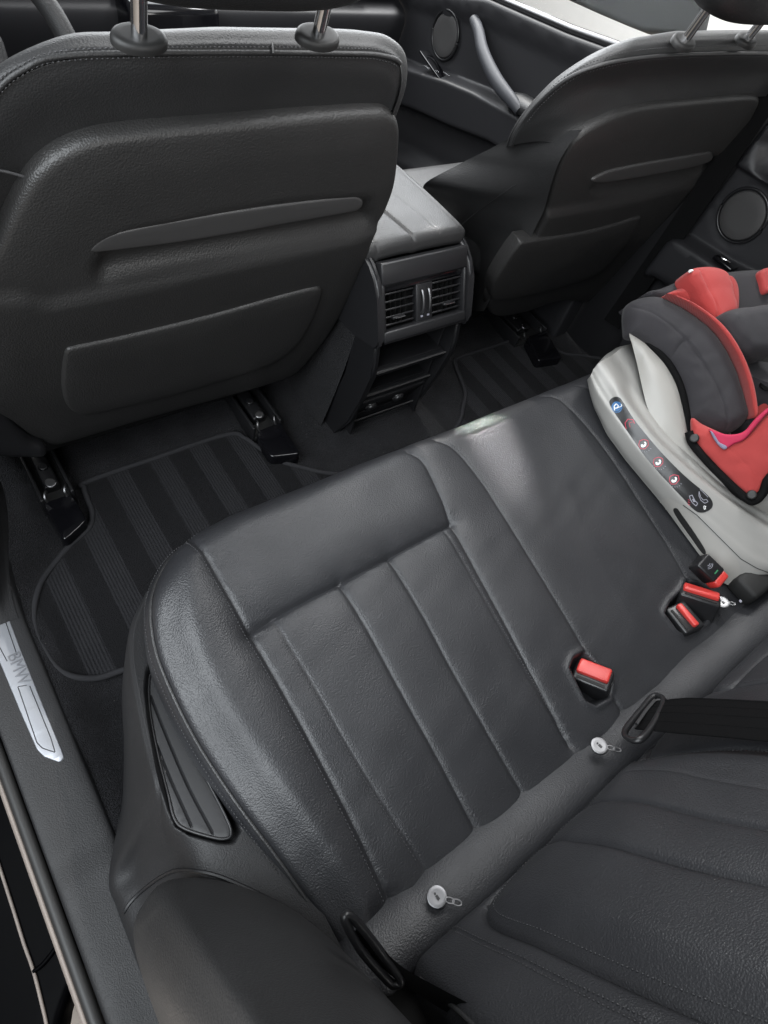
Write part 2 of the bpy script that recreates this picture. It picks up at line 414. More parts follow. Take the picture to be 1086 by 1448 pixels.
def loft(name, lines, mat, parent=None, nu=40, nv=60, sharp=60, caps=False):
    """a skin through 3-D lines, each resampled to nv points"""
    L = [spline(resample(np.array(l, float), np.sum(np.linalg.norm(np.diff(np.array(l, float), axis=0), axis=1))/24), nv) for l in lines]
    A = np.stack(L); out = np.stack([spline(A[:, j], nu) for j in range(nv)], 1)
    return patch(name, out, mat, parent, sharp=sharp, caps=caps)

# ================================================================== floor, ground, outside
def grid_struct(name, x0, x1, y0, y1, nx, ny, zf, mat):
    X, Y = np.meshgrid(np.linspace(x0, x1, nx), np.linspace(y0, y1, ny), indexing='ij')
    o = patch(name, np.stack([X, Y, zf(X, Y)], 2), mat); tag(o, kind='structure'); return o
def floor_z(x, y):
    t = 0.030*np.exp(-((x-0.02)/0.13)**4) + 0.02*sstep(0.80, 1.0, y)
    t = t + 0.035*sstep(-0.68, -0.755, x) + 0.035*sstep(0.70, 0.80, x)
    return t + 0.002*np.sin(x*37+y*11)*np.cos(y*29)
grid_struct('floor', -0.79, 0.84, -0.80, 2.40, 120, 190, floor_z, CARPET)
grid_struct('ground', -12, 12, -12, 12, 8, 8, lambda x, y: x*0-0.42, GROUND)

# ================================================================== rear seat: cushion
rear = thing('rear_seat', 'long black leather rear bench with padded seams, carrying the child seat', 'car seat', (0.02, 0.2, 0.0))
SL = (0.291-0.21)/0.473
PLC = Plane((0, -SL, 1.0), p=(0, 0, 0.21))
def cuv(px):
    q = un(px, PLC.n, PLC.k); return (q[0], q[1])
def cl(pts, n=40): return spline([cuv(p) for p in pts], n)
left_edge = [(-0.590, -0.03), (-0.592, 0.014), (-0.604, 0.099), (-0.619, 0.185), (-0.628, 0.267), (-0.627, 0.349), (-0.618, 0.395), (-0.600, 0.435), (-0.568, 0.472), (-0.53, 0.494), (-0.47, 0.501)]
le = spline(left_edge, 60)
re_ = np.array([(0.04-x, y) for x, y in le[::-1]])
front = np.linspace((-0.47, 0.501), (0.51, 0.501), 60)[1:-1]
cush_out = np.vstack([le, front, re_])
s_bol = np.vstack([cl([(258, 735), (274, 762), (290, 786), (315, 830), (352, 893), (395, 968), (440, 1050), (500, 1165), (548, 1268), (566, 1300)], 60)])
s_top = cl([(352, 893), (415, 855), (480, 822), (550, 785), (640, 738)], 40)
s_st = cl([(388, 877), (440, 962), (490, 1050), (545, 1140), (606, 1236)], 40)
s_l1 = cl([(480, 820), (528, 903), (575, 990), (625, 1080), (680, 1185)], 40)
s_l2 = cl([(550, 785), (595, 862), (640, 945), (690, 1035), (742, 1125)], 40)
s_fs = cl([(628, 745), (668, 815), (710, 890), (755, 965), (800, 1040)], 40)
s_sec = cl([(578, 636), (600, 655), (622, 698), (640, 738), (680, 813), (720, 887), (765, 972), (808, 1055)], 50)
s_cl = cl([(618, 618), (645, 636), (668, 662), (695, 698), (735, 762), (780, 835), (830, 920), (885, 1012)], 50)
s_cr = cl([(770, 552), (795, 566), (822, 592), (850, 625), (885, 676), (920, 730), (950, 778), (985, 840)], 50)
s_cr2 = cl([(812, 540), (840, 556), (870, 590), (905, 640)], 24) + np.array([0.0, 0])
SEAMS = [s_bol, s_top, s_st, s_l1, s_l2, s_sec, s_cl, s_cr]
SEAMA = [0.007, 0.008, 0.002, 0.0045, 0.004, 0.006, 0.0045, 0.003]
SEAMG = [0.0022, 0.003, 0.0012, 0.002, 0.0018, 0.002, 0.0016, 0.0014]
poc1 = [cuv(p) for p in [(806, 945), (812, 930), (828, 921), (848, 945), (864, 966), (862, 985), (842, 997), (828, 990)]]
poc2 = [cuv(p) for p in [(940, 868), (948, 852), (962, 838), (972, 822), (990, 826), (1010, 842), (1012, 856), (996, 880), (968, 896), (958, 892)]]
def cush_h(x, y, sd):
    wf = sstep(0.36, 0.47, y) * sstep(-0.66, -0.53, x)
    R = 0.010 + 0.040*wf
    z = roll(sd, R)
    for s, a, g in zip(SEAMS, SEAMA, SEAMG):
        d = seg_dist(x, y, s)
        z = z - a*np.exp(-d/0.013) - 0.8*g*np.exp(-(d/0.0032)**2)
    for s in (s_fs, s_cr2):
        z = z - 0.0010*np.exp(-(seg_dist(x, y, s)/0.0025)**2)
    z = z + 0.012*sstep(-0.50, -0.56, x)*sstep(0, 0.05, sd) - 0.008*sstep(0.05, 0.015, sd)*sstep(-0.50, -0.56, x)*sstep(0.45, 0.38, y)
    z = z + 0.006*sstep(0.33, 0.40, y)*np.exp(-((x+0.35)/0.25)**4)
    z = z + 0.0008*np.sin(x*31+y*13)*np.sin(y*27-x*9) + 0.0004*np.sin(x*71-y*40+2*np.sin(y*33))*np.sin(y*61+x*23)
    for s, am in ((s_top, 0.0004), (s_bol, 0.0003), (s_sec, 0.0003)):
        z = z + am*np.sin((x*0.75+y)*330+3*np.sin((x-y)*41))*np.exp(-((seg_dist(x, y, s)-0.006)/0.006)**2)
    for pk, dep in ((poc1, 0.030), (poc2, 0.026)):
        q = sdf(x, y, pk); z = z - dep*sstep(-0.002, 0.007, q) + 0.003*np.exp(-((q+0.004)/0.004)**2)
    return z
def cush_map(x, y, h):
    return np.stack([x, y, 0.21+SL*np.clip(y, -1, 0.47)+h+0*x], 1)
pk_seam = [np.vstack([p, p[:1]]) for p in (poc1, poc2)]
cushion = sheet('cushion', cush_out, cush_h, cush_map, LEATHER, rear, grid=0.0080, step=0.0042,
      seams=SEAMS+[s_fs, s_cr2]+pk_seam, seam_off=(0, 0.0013, 0.0030, 0.0052, 0.0082, 0.0125), rings=(0.0005, 0.0015, 0.004, 0.008, 0.014, 0.022, 0.032, 0.042),
      skirt=((0.004, -0.003), (0.010, -0.015), (0.013, -0.035), (0.013, -0.06), (0.008, -0.09), (-0.01, -0.13)), sharp=70)
def on_cush(P, lift=0.0006):
    P = np.array(P)[3:-2, :2]; P = P[sdf(P[:, 0], P[:, 1], cush_out) > 0.006]; return cush_map(P[:, 0], P[:, 1], cush_h(P[:, 0], P[:, 1], np.maximum(0, sdf(P[:, 0], P[:, 1], cush_out)))+lift)
st_paths = [on_cush(offset_line(s_st, 0.0035)), on_cush(offset_line(s_st, -0.0035)), on_cush(offset_line(s_bol, -0.006)),
            on_cush(offset_line(s_fs, 0.003)), on_cush(offset_line(s_cl, 0.004)), on_cush(offset_line(s_cr, 0.004)), on_cush(offset_line(s_l1, 0.004)), on_cush(offset_line(s_l2, 0.004))]
edge_in = np.array(le) + 0
stitches('stitching', st_paths, cushion)
# piped outer edge with its double row of thread
pipe = resample(le, 0.006)
pN = np.gradient(pipe, axis=0); pN /= np.linalg.norm(pN, axis=1)[:, None]; pN = np.stack([-pN[:, 1], pN[:, 0]], 1)
def edge3(off, dz):
    Q = pipe + pN*off
    return np.stack([Q[:, 0], Q[:, 1], 0.21+SL*np.clip(pipe[:, 1], -1, 0.47) - 0.018*0 + dz], 1)
hb = cush_h(pipe[:, 0], pipe[:, 1], np.zeros(len(pipe)))
e0 = edge3(0.0015, hb+0.0005)
tube('piping', e0, 0.0026, LEATHER_SMOOTH, cushion, 8)
stitches('stitching', [edge3(0.009, hb-0.006), edge3(-0.010, hb+0.0095)], cushion)

# ================================================================== rear seat: rolled lower edge and backrest
xs = np.concatenate([np.linspace(-0.60, -0.57, 6), np.linspace(-0.56, 0.62, 90)])
rows = []
seam_x = [-0.497, -0.208, 0.30]
for X in xs:
    a = np.linspace(-0.5, math.pi+0.3, 22)
    pinch = sum(0.0035*math.exp(-((X-q)/0.004)**2) for q in seam_x)
    r = 0.029 - pinch + 0.001*math.sin(X*40) - 0.012*max(0, (-0.57-X)/0.03)
    cz = 0.203 + 0.004*math.sin(X*9)
    rows.append(np.stack([np.full(22, X), -0.028+np.cos(a)*r*1.30, cz-0.002+np.sin(a)*r*0.66-np.cos(a)*0.012], 1))
patch('lower_roll', rows, LEATHER, rear)
UPB = np.array([0, -0.423, 0.906]); NB = np.array([0, 0.906, 0.423]); OB = np.array([0, -0.050, 0.243])
def buv(px):
    q = un(px, NB, NB @ OB)-OB; return (q[0], q @ UPB)
def bl_(pts, n=40): return spline([buv(p) for p in pts], n)
def back_map(x, t, h): return OB + np.outer(x, (1, 0, 0)) + np.outer(t, UPB) + np.outer(h, NB)
bs_edge = bl_([(562, 1352), (572, 1346), (600, 1350), (660, 1378), (760, 1420), (900, 1475)], 40)
b_ins = bl_([(1120, 1500), (900, 1408), (760, 1340), (700, 1310), (684, 1290), (688, 1270), (715, 1235), (780, 1168), (835, 1115), (868, 1085), (892, 1070), (930, 1065), (1000, 1063), (1090, 1066), (1200, 1078)], 120)
b_l1 = bl_([(775, 1190), (860, 1215), (960, 1245), (1090, 1278), (1200, 1310)], 40)
b_l2 = bl_([(832, 1138), (900, 1150), (1000, 1177), (1090, 1198), (1200, 1225)], 40)
b_l3 = bl_([(862, 1100), (940, 1108), (1010, 1125), (1090, 1142)], 40)
b_st = bl_([(612, 1297), (640, 1310), (690, 1340), (760, 1378), (830, 1415), (920, 1460)], 40)
b_cs = bl_([(912, 1062), (940, 1000), (960, 980), (988, 971), (1030, 968), (1090, 968), (1160, 975)], 50)
b_cf = bl_([(1010, 975), (1040, 962), (1065, 940), (1090, 918), (1130, 880)], 30)
bo = [(-0.552, 0.012), (-0.545, -0.003), (-0.50, -0.012), (-0.2, -0.014), (0.3, -0.014), (0.58, -0.012), (0.61, 0.02), (0.615, 0.3), (0.60, 0.56), (0.55, 0.60), (0.0, 0.61), (-0.5, 0.60), (-0.56, 0.56)]
lb = [tuple(p) for p in bs_edge[::-1] if p[1] > 0.02 and p[1] < 0.45]
back_out = np.vstack([spline(bo, 160), [(-0.555, 0.50)], np.array([( -0.556, 0.40), (-0.556, 0.25), (-0.555, 0.10)])])
BS = [b_ins, b_l1, b_l2, b_st, b_cs, b_cf]
BA = [0.0065, 0.004, 0.0035, 0.0015, 0.0065, 0.004]; BG = [0.003, 0.0026, 0.0024, 0.0010, 0.003, 0.0015]
def back_h(x, t, sd):
    z = roll(sd, 0.026)
    for s, a, g in zip(BS, BA, BG):
        d = seg_dist(x, t, s); z = z - a*np.exp(-d/0.014) - g*np.exp(-(d/0.0025)**2)
    z = z - 0.0010*np.exp(-(seg_dist(x, t, b_l3)/0.0025)**2)
    z = z + 0.012*inside(x, t, b_ins)*sstep(0, 0.05, seg_dist(x, t, b_ins)) + 0.02*sstep(0.0, 0.12, t)*0.5
    return z + 0.0012*np.sin(x*29+t*11)*np.sin(t*23-x*7)
box('seat_foundation', (0.02, -0.16, 0.10), (1.30, 0.26, 0.16), BLACK, rear, 0.01)
backrest = sheet('backrest', back_out, back_h, back_map, LEATHER, rear, grid=0.0095, step=0.006, seams=BS+[b_l3],
      rings=(0.0008, 0.003, 0.007, 0.013, 0.021), skirt=((0.003, -0.012), (0.003, -0.05), (-0.01, -0.12)), sharp=70)
def on_back(P, lift=0.0006):
    P = np.array(P)[:, :2]; k = sdf(P[:, 0], P[:, 1], back_out) > 0.004; P = P[k]
    return back_map(P[:, 0], P[:, 1], back_h(P[:, 0], P[:, 1], sdf(P[:, 0], P[:, 1], back_out))+lift)
sp = [on_back(offset_line(b_st, 0.003)), on_back(offset_line(b_st, -0.003)), on_back(offset_line(b_ins, 0.012)), on_back(offset_line(b_cs, -0.008))]
stitches('stitching', [p for p in sp if len(p) > 3], backrest)
e = np.array([(-0.546, t) for t in np.linspace(0.02, 0.5, 60)])
tube('piping', back_map(e[:, 0], e[:, 1], back_h(e[:, 0], e[:, 1], sdf(e[:, 0], e[:, 1], back_out))+0.0005), 0.0025, LEATHER_SMOOTH, backrest, 8)

# ================================================================== outer side bolster (beside the backrest, below the camera)
plan = [(-0.60, -0.22), (-0.70, -0.24), (-0.755, -0.20), (-0.766, -0.08), (-0.768, 0.06), (-0.762, 0.128), (-0.742, 0.150), (-0.712, 0.156), (-0.668, 0.128), (-0.622, 0.072), (-0.592, 0.005), (-0.578, -0.06), (-0.575, -0.14)]
pc = spline(plan, 110, True); pcn = normals2(pc)
rows = []
for k in np.linspace(0, 1, 60):
    z = 0.185 + 0.66*k
    o = -0.012*(1-math.sqrt(max(0, 1-(1-min(1, k/0.035))**2))) - 0.02*max(0, k-0.8)
    q = pc + pcn*o
    lean = (0.36*k + 0.10*k*k)*0.66
    wl = 0.5+0.5*sstep(-0.2, 0.05, q[:, 1])
    rows.append(np.stack([q[:, 0] + 0.14*0.66*k*sstep(-0.66, -0.76, q[:, 0]), q[:, 1]-lean*wl, np.full(110, z)], 1))
bol = patch('side_bolster', rows, LEATHER_SMOOTH, None, cv=True, caps=True)
tag(bol, 'smooth black padded side bolster between the door sill and the bench backrest', 'side bolster')

# ================================================================== zip pulls over the child seat anchors
def zip_pull(px, label, links=2):
    c = un(px, (0, 0, 1), 0.234)
    t = thing('zip_pull', label, 'zip pull', c, 'round zip pulls along the seat joint')
    n = np.array([-0.15, 0.25, 0.95])
    disc('disc', c, n, 0.0115, 0.003, STEEL, t, 0.001, dish=-0.0003)
    nn, a1, a2 = plane_basis(n)
    d2 = np.array([0.62, -0.72, 0.22]); d2 /= np.linalg.norm(d2)
    for i in range(links):
        cc = c + d2*(0.0140+0.0080*i)
        b = np.cross(d2, nn); ang = np.linspace(0, 2*math.pi, 20, endpoint=False)
        P = cc + np.outer(np.cos(ang)*0.0050, d2) + np.outer(np.sin(ang)*0.0028, b)
        tube('chain_link', P, 0.0011, STEEL, t, 6, closed=True, up=nn)
    box('engraving', c+nn*0.0003-a2*0.001, (0.003, 0.005, 0.0004), SMOOTHPL, t, 0, frame_rot(a1, a2, nn))
    disc('engraving', c+nn*0.0006+a2*0.0036, nn, 0.0012, 0.0004, SMOOTHPL, t, 0.0001, 10)
zip_pull((618, 1268), 'round metal zip pull nearest the outer seat belt')
zip_pull((848, 1054), 'round metal zip pull beside the black lap belt tongue')
zip_pull((1022, 851), 'dull round zip pull under the child seat, beside the double buckle', 1)
# ================================================================== buckles
RED = REDPL
def buckle(name, label, c, d, n, L=0.052, w=0.030, th=0.022, btn=0.016, red_len=0.030, group='red seat belt buckles'):
    """c: centre of the top end, d: long axis of the button, n: outward"""
    t = thing(name, label, 'belt buckle', c, group)
    nn = np.array(n, float)/np.linalg.norm(n); a = np.array(d, float)-nn*(np.array(d) @ nn); a /= np.linalg.norm(a); b = np.cross(nn, a)
    R = frame_rot(a, b, nn)
    box('housing', np.array(c)-nn*0.022, (L, w, 0.05), BLACKPL, t, 0.004, R, 3)
    box('release_button', np.array(c)+nn*0.004+b*btn*0.25, (L-0.008, btn, 0.012), RED, t, 0.003, R, 3)
    box('slot', np.array(c)+nn*0.0035-b*(w*0.33), (L-0.014, 0.004, 0.001), BLACK, t, 0, R)
    return t
def cpt(px, dz=0.0):
    q = un(px, PLC.n, PLC.k+dz); return q
p1, p2 = cpt((820, 943), -0.004), cpt((856, 968), -0.004)
buckle('seat_belt_buckle', 'single red topped buckle sunk in the seat cushion pocket by the lap belt tongue', (p1+p2)/2, p2-p1, (-0.25, 0.3, 0.92), L=0.054, w=0.034, btn=0.022)
p1, p2 = cpt((952, 862), 0.004), cpt((967, 888), 0.004)
buckle('seat_belt_buckle', 'red edged black buckle lying in the pocket beside its upright twin', (p1+p2)/2+np.array([0.012, -0.004, 0]), p2-p1, (-0.1, 0.15, 0.95), L=0.050, w=0.040, btn=0.010)
p1, p2 = cpt((974, 830), 0.014), cpt((1006, 855), 0.014)
buckle('seat_belt_buckle', 'red topped buckle standing nearest the grey child seat base', (p1+p2)/2, p2-p1, (0.1, 0.35, 0.9), L=0.062, w=0.030, btn=0.016)

# ================================================================== belts
t = thing('lap_belt', 'wide black woven belt with plastic tongue crossing the backrest', 'seat belt', (-0.15, -0.03, 0.28))
def bpl(px, lift): return un(px, NB, NB @ OB + lift)
A = [bpl(p, 0.035) for p in [(898, 1030), (960, 1036), (1030, 1042), (1090, 1048), (1200, 1058), (1420, 1078)]]
B = [bpl(p, 0.040) for p in [(928, 992), (970, 988), (1030, 990), (1090, 993), (1200, 998), (1420, 1008)]]
L = [spline(A, 40), spline(0.5*np.array(A)+0.5*np.array(B)+NB*0.003, 40), spline(B, 40)]
top = np.stack([spline(np.stack([l[j] for l in L]), 9) for j in range(40)], 1)
bot = top - NB*0.0016
P = np.concatenate([top, bot[::-1]], 0)
patch('webbing', P, WEBBING, t, cu=True)
for l in (L[0], L[2]): tube('woven_edge', l + NB*0.0002, 0.0011, WEBBING, t, 6)
for k in (2, 4, 6): tube('woven_rib', top[k] if False else spline(np.array([top[k][j] for j in range(0, 40, 3)]), 40) + NB*0.0001, 0.0006, WEBBING, t, 5)
tc_ = [bpl(p, 0.038) for p in [(884, 1034), (892, 1046), (908, 1044), (925, 1022), (938, 996), (936, 986), (924, 985), (910, 1000)]]
tube('tongue', spline(tc_, 60, True), 0.0045, BLACKPL, t, 10, closed=True, ry=0.0035)
mc = (bpl((905, 1012), 0.036)); me_ = bpl((888, 1030), 0.036)
tube('metal_blade', [bpl((926, 990), 0.043), bpl((914, 1004), 0.043), bpl((900, 1024), 0.043)], 0.0022, STEEL, t, 6)
# outer belt guide between bolster and backrest
t = thing('seat_belt', 'black belt with plastic loop between the side bolster and backrest', 'seat belt', (-0.585, 0.0, 0.28))
Z = 0.305
gp = [uZ(p, z) for p, z in [((488, 1302), .325), ((495, 1295), .325), ((515, 1316), .315), ((543, 1352), .30), ((566, 1384), .295), ((560, 1392), .29), ((548, 1386), .29), ((511, 1344), .305)]]
tube('tongue', spline(gp, 60, True), 0.0042, BLACKPL, t, 10, closed=True, ry=0.0055)
q0 = [uZ((500, 1318), .30), uZ((545, 1372), .29), uZ((600, 1412), .30), uZ((700, 1470), .34)]
q1 = [uZ((512, 1308), .315), uZ((560, 1360), .305), uZ((612, 1392), .32), uZ((720, 1448), .365)]
S0, S1 = spline(q0, 30), spline(q1, 30)
patch('webbing', np.stack([S0, S1, S1-np.array([0, 0, .002]), S0-np.array([0, 0, .002])]), WEBBING, t, cu=True)

# ================================================================== seat side trim with its insert
sts = [ # y : (x,z) section from the carpet foot over the rim to the cushion
 (0.475, [(-0.606, 0.00), (-0.604, 0.10), (-0.602, 0.185), (-0.597, 0.200), (-0.590, 0.200), (-0.575, 0.195)]),
 (0.44, [(-0.650, 0.00), (-0.646, 0.11), (-0.637, 0.186), (-0.629, 0.202), (-0.618, 0.202), (-0.585, 0.195)]),
 (0.40, [(-0.682, 0.00), (-0.672, 0.11), (-0.656, 0.187), (-0.648, 0.203), (-0.638, 0.203), (-0.59, 0.196)]),
 (0.34, [(-0.706, 0.01), (-0.692, 0.11), (-0.673, 0.187), (-0.664, 0.204), (-0.652, 0.204), (-0.60, 0.196)]),
 (0.28, [(-0.730, 0.03), (-0.712, 0.11), (-0.686, 0.187), (-0.676, 0.204), (-0.664, 0.204), (-0.60, 0.198)]),
 (0.235, [(-0.755, 0.055), (-0.732, 0.11), (-0.696, 0.188), (-0.684, 0.206), (-0.672, 0.206), (-0.60, 0.200)]),
 (0.20, [(-0.775, 0.050), (-0.766, 0.075), (-0.735, 0.100), (-0.700, 0.165), (-0.678, 0.203), (-0.60, 0.201)]),
 (0.17, [(-0.777, 0.050), (-0.768, 0.078), (-0.740, 0.098), (-0.700, 0.150), (-0.672, 0.196), (-0.60, 0.203)]),
 (0.13, [(-0.778, 0.050), (-0.769, 0.082), (-0.745, 0.105), (-0.705, 0.155), (-0.670, 0.194), (-0.59, 0.204)]),
 (0.05, [(-0.779, 0.050), (-0.770, 0.09), (-0.750, 0.12), (-0.705, 0.16), (-0.670, 0.195), (-0.59, 0.205)]),
 (-0.20, [(-0.780, 0.050), (-0.771, 0.09), (-0.755, 0.13), (-0.705, 0.17), (-0.670, 0.195), (-0.59, 0.205)])]
st = thing('seat_side_trim', 'grained black plastic trim beside the bench with a grooved triangular insert', 'trim panel', (-0.68, 0.3, 0.0))
Pp = np.stack([spline([(x, y, z) for x, z in sec], 150) for y, sec in sts])
Pp = np.stack([spline(Pp[:, j], 300) for j in range(150)], 1)
rec = [tuple(uZ(p, 0.202)[:2]) for p in [(207, 950), (212, 938), (226, 940), (256, 994), (292, 1064), (330, 1148), (340, 1175), (330, 1192), (312, 1191), (268, 1180), (248, 1168), (238, 1145), (222, 1085), (210, 1020), (205, 975)]]
q = sdf(Pp[..., 0], Pp[..., 1], rec); Pp[..., 2] -= 0.016*sstep(-0.002, 0.006, q)*(Pp[..., 2] > 0.15)
trim_shell = patch('shell', Pp, TRIM, st, sharp=60)
pi = Plane((-0.10, 0.05, 1.0), p=(-0.65, 0.25, 0.199))
ins_px = [(211, 962), (216, 952), (223, 960), (248, 1012), (280, 1078), (318, 1152), (327, 1178), (319, 1186), (300, 1184), (262, 1172), (247, 1158), (238, 1125), (224, 1070), (212, 1005)]
g1 = [(213, 985), (235, 1040), (265, 1110), (300, 1177)]; g2 = [(222, 1055), (240, 1100), (270, 1167)]
g3 = [(214, 968), (240, 1012), (272, 1080), (308, 1150), (321, 1178)]
ip = pad('insert_panel', pi, ins_px, SMOOTHPL, st, R=0.0022, thick=0.012, grid=0.006, step=0.003, seams_px=[g1, g2], groove=0.0020, wide=0.0, gw=0.0011, seam_off=(0, 0.0005, 0.0011, 0.0019), sharp=22)
tube('insert_rim', pi.map(*(pi.line(ins_px, 120, True).T), np.full(120, 0.0006)), 0.0016, SMOOTHPL, ip, 8, closed=True)

# ================================================================== door sill, scuff plate, seals
sill = thing('door_sill', 'dark grained plastic door sill with a bright scuff plate', 'door sill', (-0.79, 0.3, 0.0))
prof = [(-0.743, -0.01), (-0.745, 0.015), (-0.749, 0.034), (-0.757, 0.0415), (-0.79, 0.042), (-0.822, 0.040), (-0.829, 0.034), (-0.831, 0.015), (-0.832, -0.02)]
rows = []
for y in np.linspace(-0.9, 1.7, 160):
    inner = 0.032*sstep(0.58, 0.84, np.array(y)) + 0.02*sstep(0.30, 0.22, np.array(y))*0
    pr2 = []
    for i, (x, z) in enumerate(prof):
        w = max(0, 1-i/4.0); pr2.append((x + inner*w, y, z + 0.004*sstep(0.245, 0.24, np.array(y))*(i in (3, 4, 5))))
    rows.append(spline(pr2, 40))
patch('sill_trim', rows, TRIM, sill)
sp_ = Plane((0, 0, 1), p=(0, 0, 0.0435))
plate = pad('scuff_plate', sp_, [(-40, 770), (-2, 838), (6, 856), (30, 920), (60, 995), (88, 1062), (91, 1073), (84, 1078), (62, 1070), (52, 1060), (30, 1010), (0, 938), (-40, 850)], ALU, sill, R=0.0015, thick=0.003, grid=0.02, step=0.004, smooth=False)
for nm, ln in (('plate_groove', [(38, 969), (25, 971), (27, 976), (52, 1050), (60, 1058), (78, 1064), (72, 1044), (42, 970)]), ('plate_groove', [(-8, 845), (2, 862), (24, 926)]), ('plate_groove', [(-6, 905), (10, 935)])):
    P2 = resample(np.array([sp_.uv(p) for p in ln]), 0.002)
    tube(nm, sp_.map(P2[:, 0], P2[:, 1], np.full(len(P2), 0.0001)), 0.0006, SMOOTHPL, plate, 6)
# raised letters in the plate
fc = bpy.data.curves.new('lettering', 'FONT'); fc.body = 'BMW'; fc.size = 0.026; fc.extrude = 0.0004; fc.align_x = 'CENTER'; fc.align_y = 'CENTER'
fo = bpy.data.objects.new('lettering_source', fc); COL.objects.link(fo); bpy.context.view_layer.update()
me = bpy.data.meshes.new_from_object(fo.evaluated_get(bpy.context.evaluated_depsgraph_get()))
lc = uZ((26, 945), 0.0441)
me.transform(Matrix.Translation(Vector(lc)) @ Matrix.Rotation(math.radians(-90), 4, 'Z') @ Matrix.Diagonal((0.85, 0.9, 1, 1)))
bpy.data.objects.remove(fo); link('lettering', me, material('etched_metal', (0.20, 0.205, 0.22), 0.5, 0.8), plate, 30)
# seals and body edge outside the sill
def run(name, prof, y0, y1, mat, parent=None, n=80, wob=0.0):
    ys = np.linspace(y0, y1, n); rows = []
    for y in ys: rows.append(spline([(x+wob*math.sin(y*9), y, z) for x, z in prof], 30))
    return patch(name, rows, mat, parent)
t = thing('door_seal', 'black rubber seal along the sill edge, its lip coloured like the beige ground it reflects', 'door seal', (-0.84, 0.2, 0.0))
ys = np.linspace(-0.9, 1.7, 90)
tube('seal_bulb', [(-0.8385, y, 0.030) for y in ys], 0.0075, RUBBER, t, 12)
run('seal_lip', [(-0.8445, 0.026), (-0.847, 0.030), (-0.8505, 0.029), (-0.853, 0.022), (-0.854, 0.005), (-0.854, -0.03)], -0.9, 1.7, LIPREFLECT, t)  # lip colour stands for the beige ground reflected in the edge
t = thing('body_side', 'glossy black painted lower body of the car below the door opening', 'car body', (-0.9, 0.2, -0.1))
run('rocker_panel', [(-0.8535, -0.028), (-0.854, -0.06), (-0.852, -0.11), (-0.848, -0.18), (-0.84, -0.24), (-0.82, -0.28)], -0.6, 1.7, PAINT, t)
# ================================================================== floor mats
def floor_mat(label, sx, cx):
    o = [(-0.577, 0.826), (-0.43, 0.829), (-0.30, 0.828), (-0.275, 0.806), (-0.262, 0.773), (-0.240, 0.725), (-0.205, 0.690), (-0.165, 0.655), (-0.10, 0.618), (-0.07, 0.58), (-0.07, 0.43), (-0.12, 0.40), (-0.40, 0.40), (-0.60, 0.435), (-0.645, 0.461), (-0.70, 0.472), (-0.733, 0.497), (-0.743, 0.545), (-0.741, 0.590), (-0.725, 0.635), (-0.700, 0.672), (-0.655, 0.708), (-0.612, 0.730), (-0.596, 0.757), (-0.592, 0.79), (-0.589, 0.815)]
    if sx < 0: o = [(cx-x, y) for x, y in o[::-1]]
    P = spline(o, 260, True)
    t = thing('floor_mat', label, 'floor mat', (float(P[:, 0].mean()), float(P[:, 1].mean()), 0.0), 'striped floor mats')
    def h(x, y, sd): return 0.010 - 0.003*np.exp(-sd/0.006)
    mp = lambda x, y, hh: np.stack([x, y, floor_z(x, y)*0.6 + hh], 1)
    sheet('velour', P, h, mp, MATSTRIPE, t, grid=0.02, step=0.008, rings=(0.003, 0.010), skirt=((0, -0.006), (0, -0.010)))
    tube('binding', mp(P[:, 0], P[:, 1], np.full(len(P), 0.0080)), 0.0050, BINDING, t, 8, closed=True)
floor_mat('striped dark floor mat behind the left front seat, beside the scuff plate', 1, 0)
floor_mat('striped dark floor mat in shadow on the far side of the console', -1, 0.03)

# ================================================================== seat rails
def seat_rail(label, poly, front_y, glint=True):
    """poly: corners of the black end cover on the floor, front pair first"""
    P = np.array([uZ(p, 0.035)[:2] for p in poly]); c = P.mean(0)
    t = thing('seat_rail', label, 'seat rail', (c[0], c[1], 0.0), 'seat rails in the floor')
    xa, xb = min(P[0][0], P[3][0])-0.003, max(P[1][0], P[2][0])+0.003; yf = max(P[0][1], P[1][1])
    pl = Plane((0, -0.05, 1), p=(c[0], c[1], 0.035))
    def h(x, y, sd): return roll(sd, 0.003)
    out = resample(P, 0.006, True)
    n = normals2(out); sm = out.copy()
    for _ in range(2): sm = 0.25*np.roll(sm, 1, 0)+0.5*sm+0.25*np.roll(sm, -1, 0)
    sheet('end_cover', sm, h, lambda x, y, hh: np.stack([x, y, 0.034 + hh + 0.006*sstep(yf-0.02, yf, y)], 1), GLOSS, t, grid=0.012, step=0.004, rings=(0.0004, 0.0012, 0.003), skirt=((0.0005, -0.004), (0.001, -0.03)))
    w = xb-xa
    for x in (xa+0.004, xb-0.004):
        box('side_wall', (x, (yf+front_y)/2, 0.022), (0.006, front_y-yf, 0.044), BLACKPL, t, 0.0015)
    box('channel', ((xa+xb)/2, (yf+front_y)/2, 0.008), (w-0.008, front_y-yf, 0.012), BLACK, t, 0.001)
    box('runner', ((xa+xb)/2, (yf+front_y)/2+0.012, 0.024), (w*0.42, front_y-yf-0.04, 0.018), BLACKPL, t, 0.003)
    for k, dy in enumerate((0.035, 0.075, 0.115)):
        disc('bolt', ((xa+xb)/2, yf+dy, 0.040), (0, -0.2, 1), 0.008 if k else 0.010, 0.006, STEEL if k == 0 else BLACKPL, t, 0.002, 14)
    for x in (xa+w*0.22, xb-w*0.22):
        tube('spring_clip', spline([(x, yf-0.004, 0.034), (x-0.003, yf+0.002, 0.045), (x+0.002, yf+0.012, 0.049), (x+0.004, yf+0.018, 0.038)], 14), 0.0022, STEEL, t, 6)
seat_rail('seat rail with a glossy end cover near the door sill', [(60, 713), (103, 700), (123, 735), (90, 765)], 0.98)
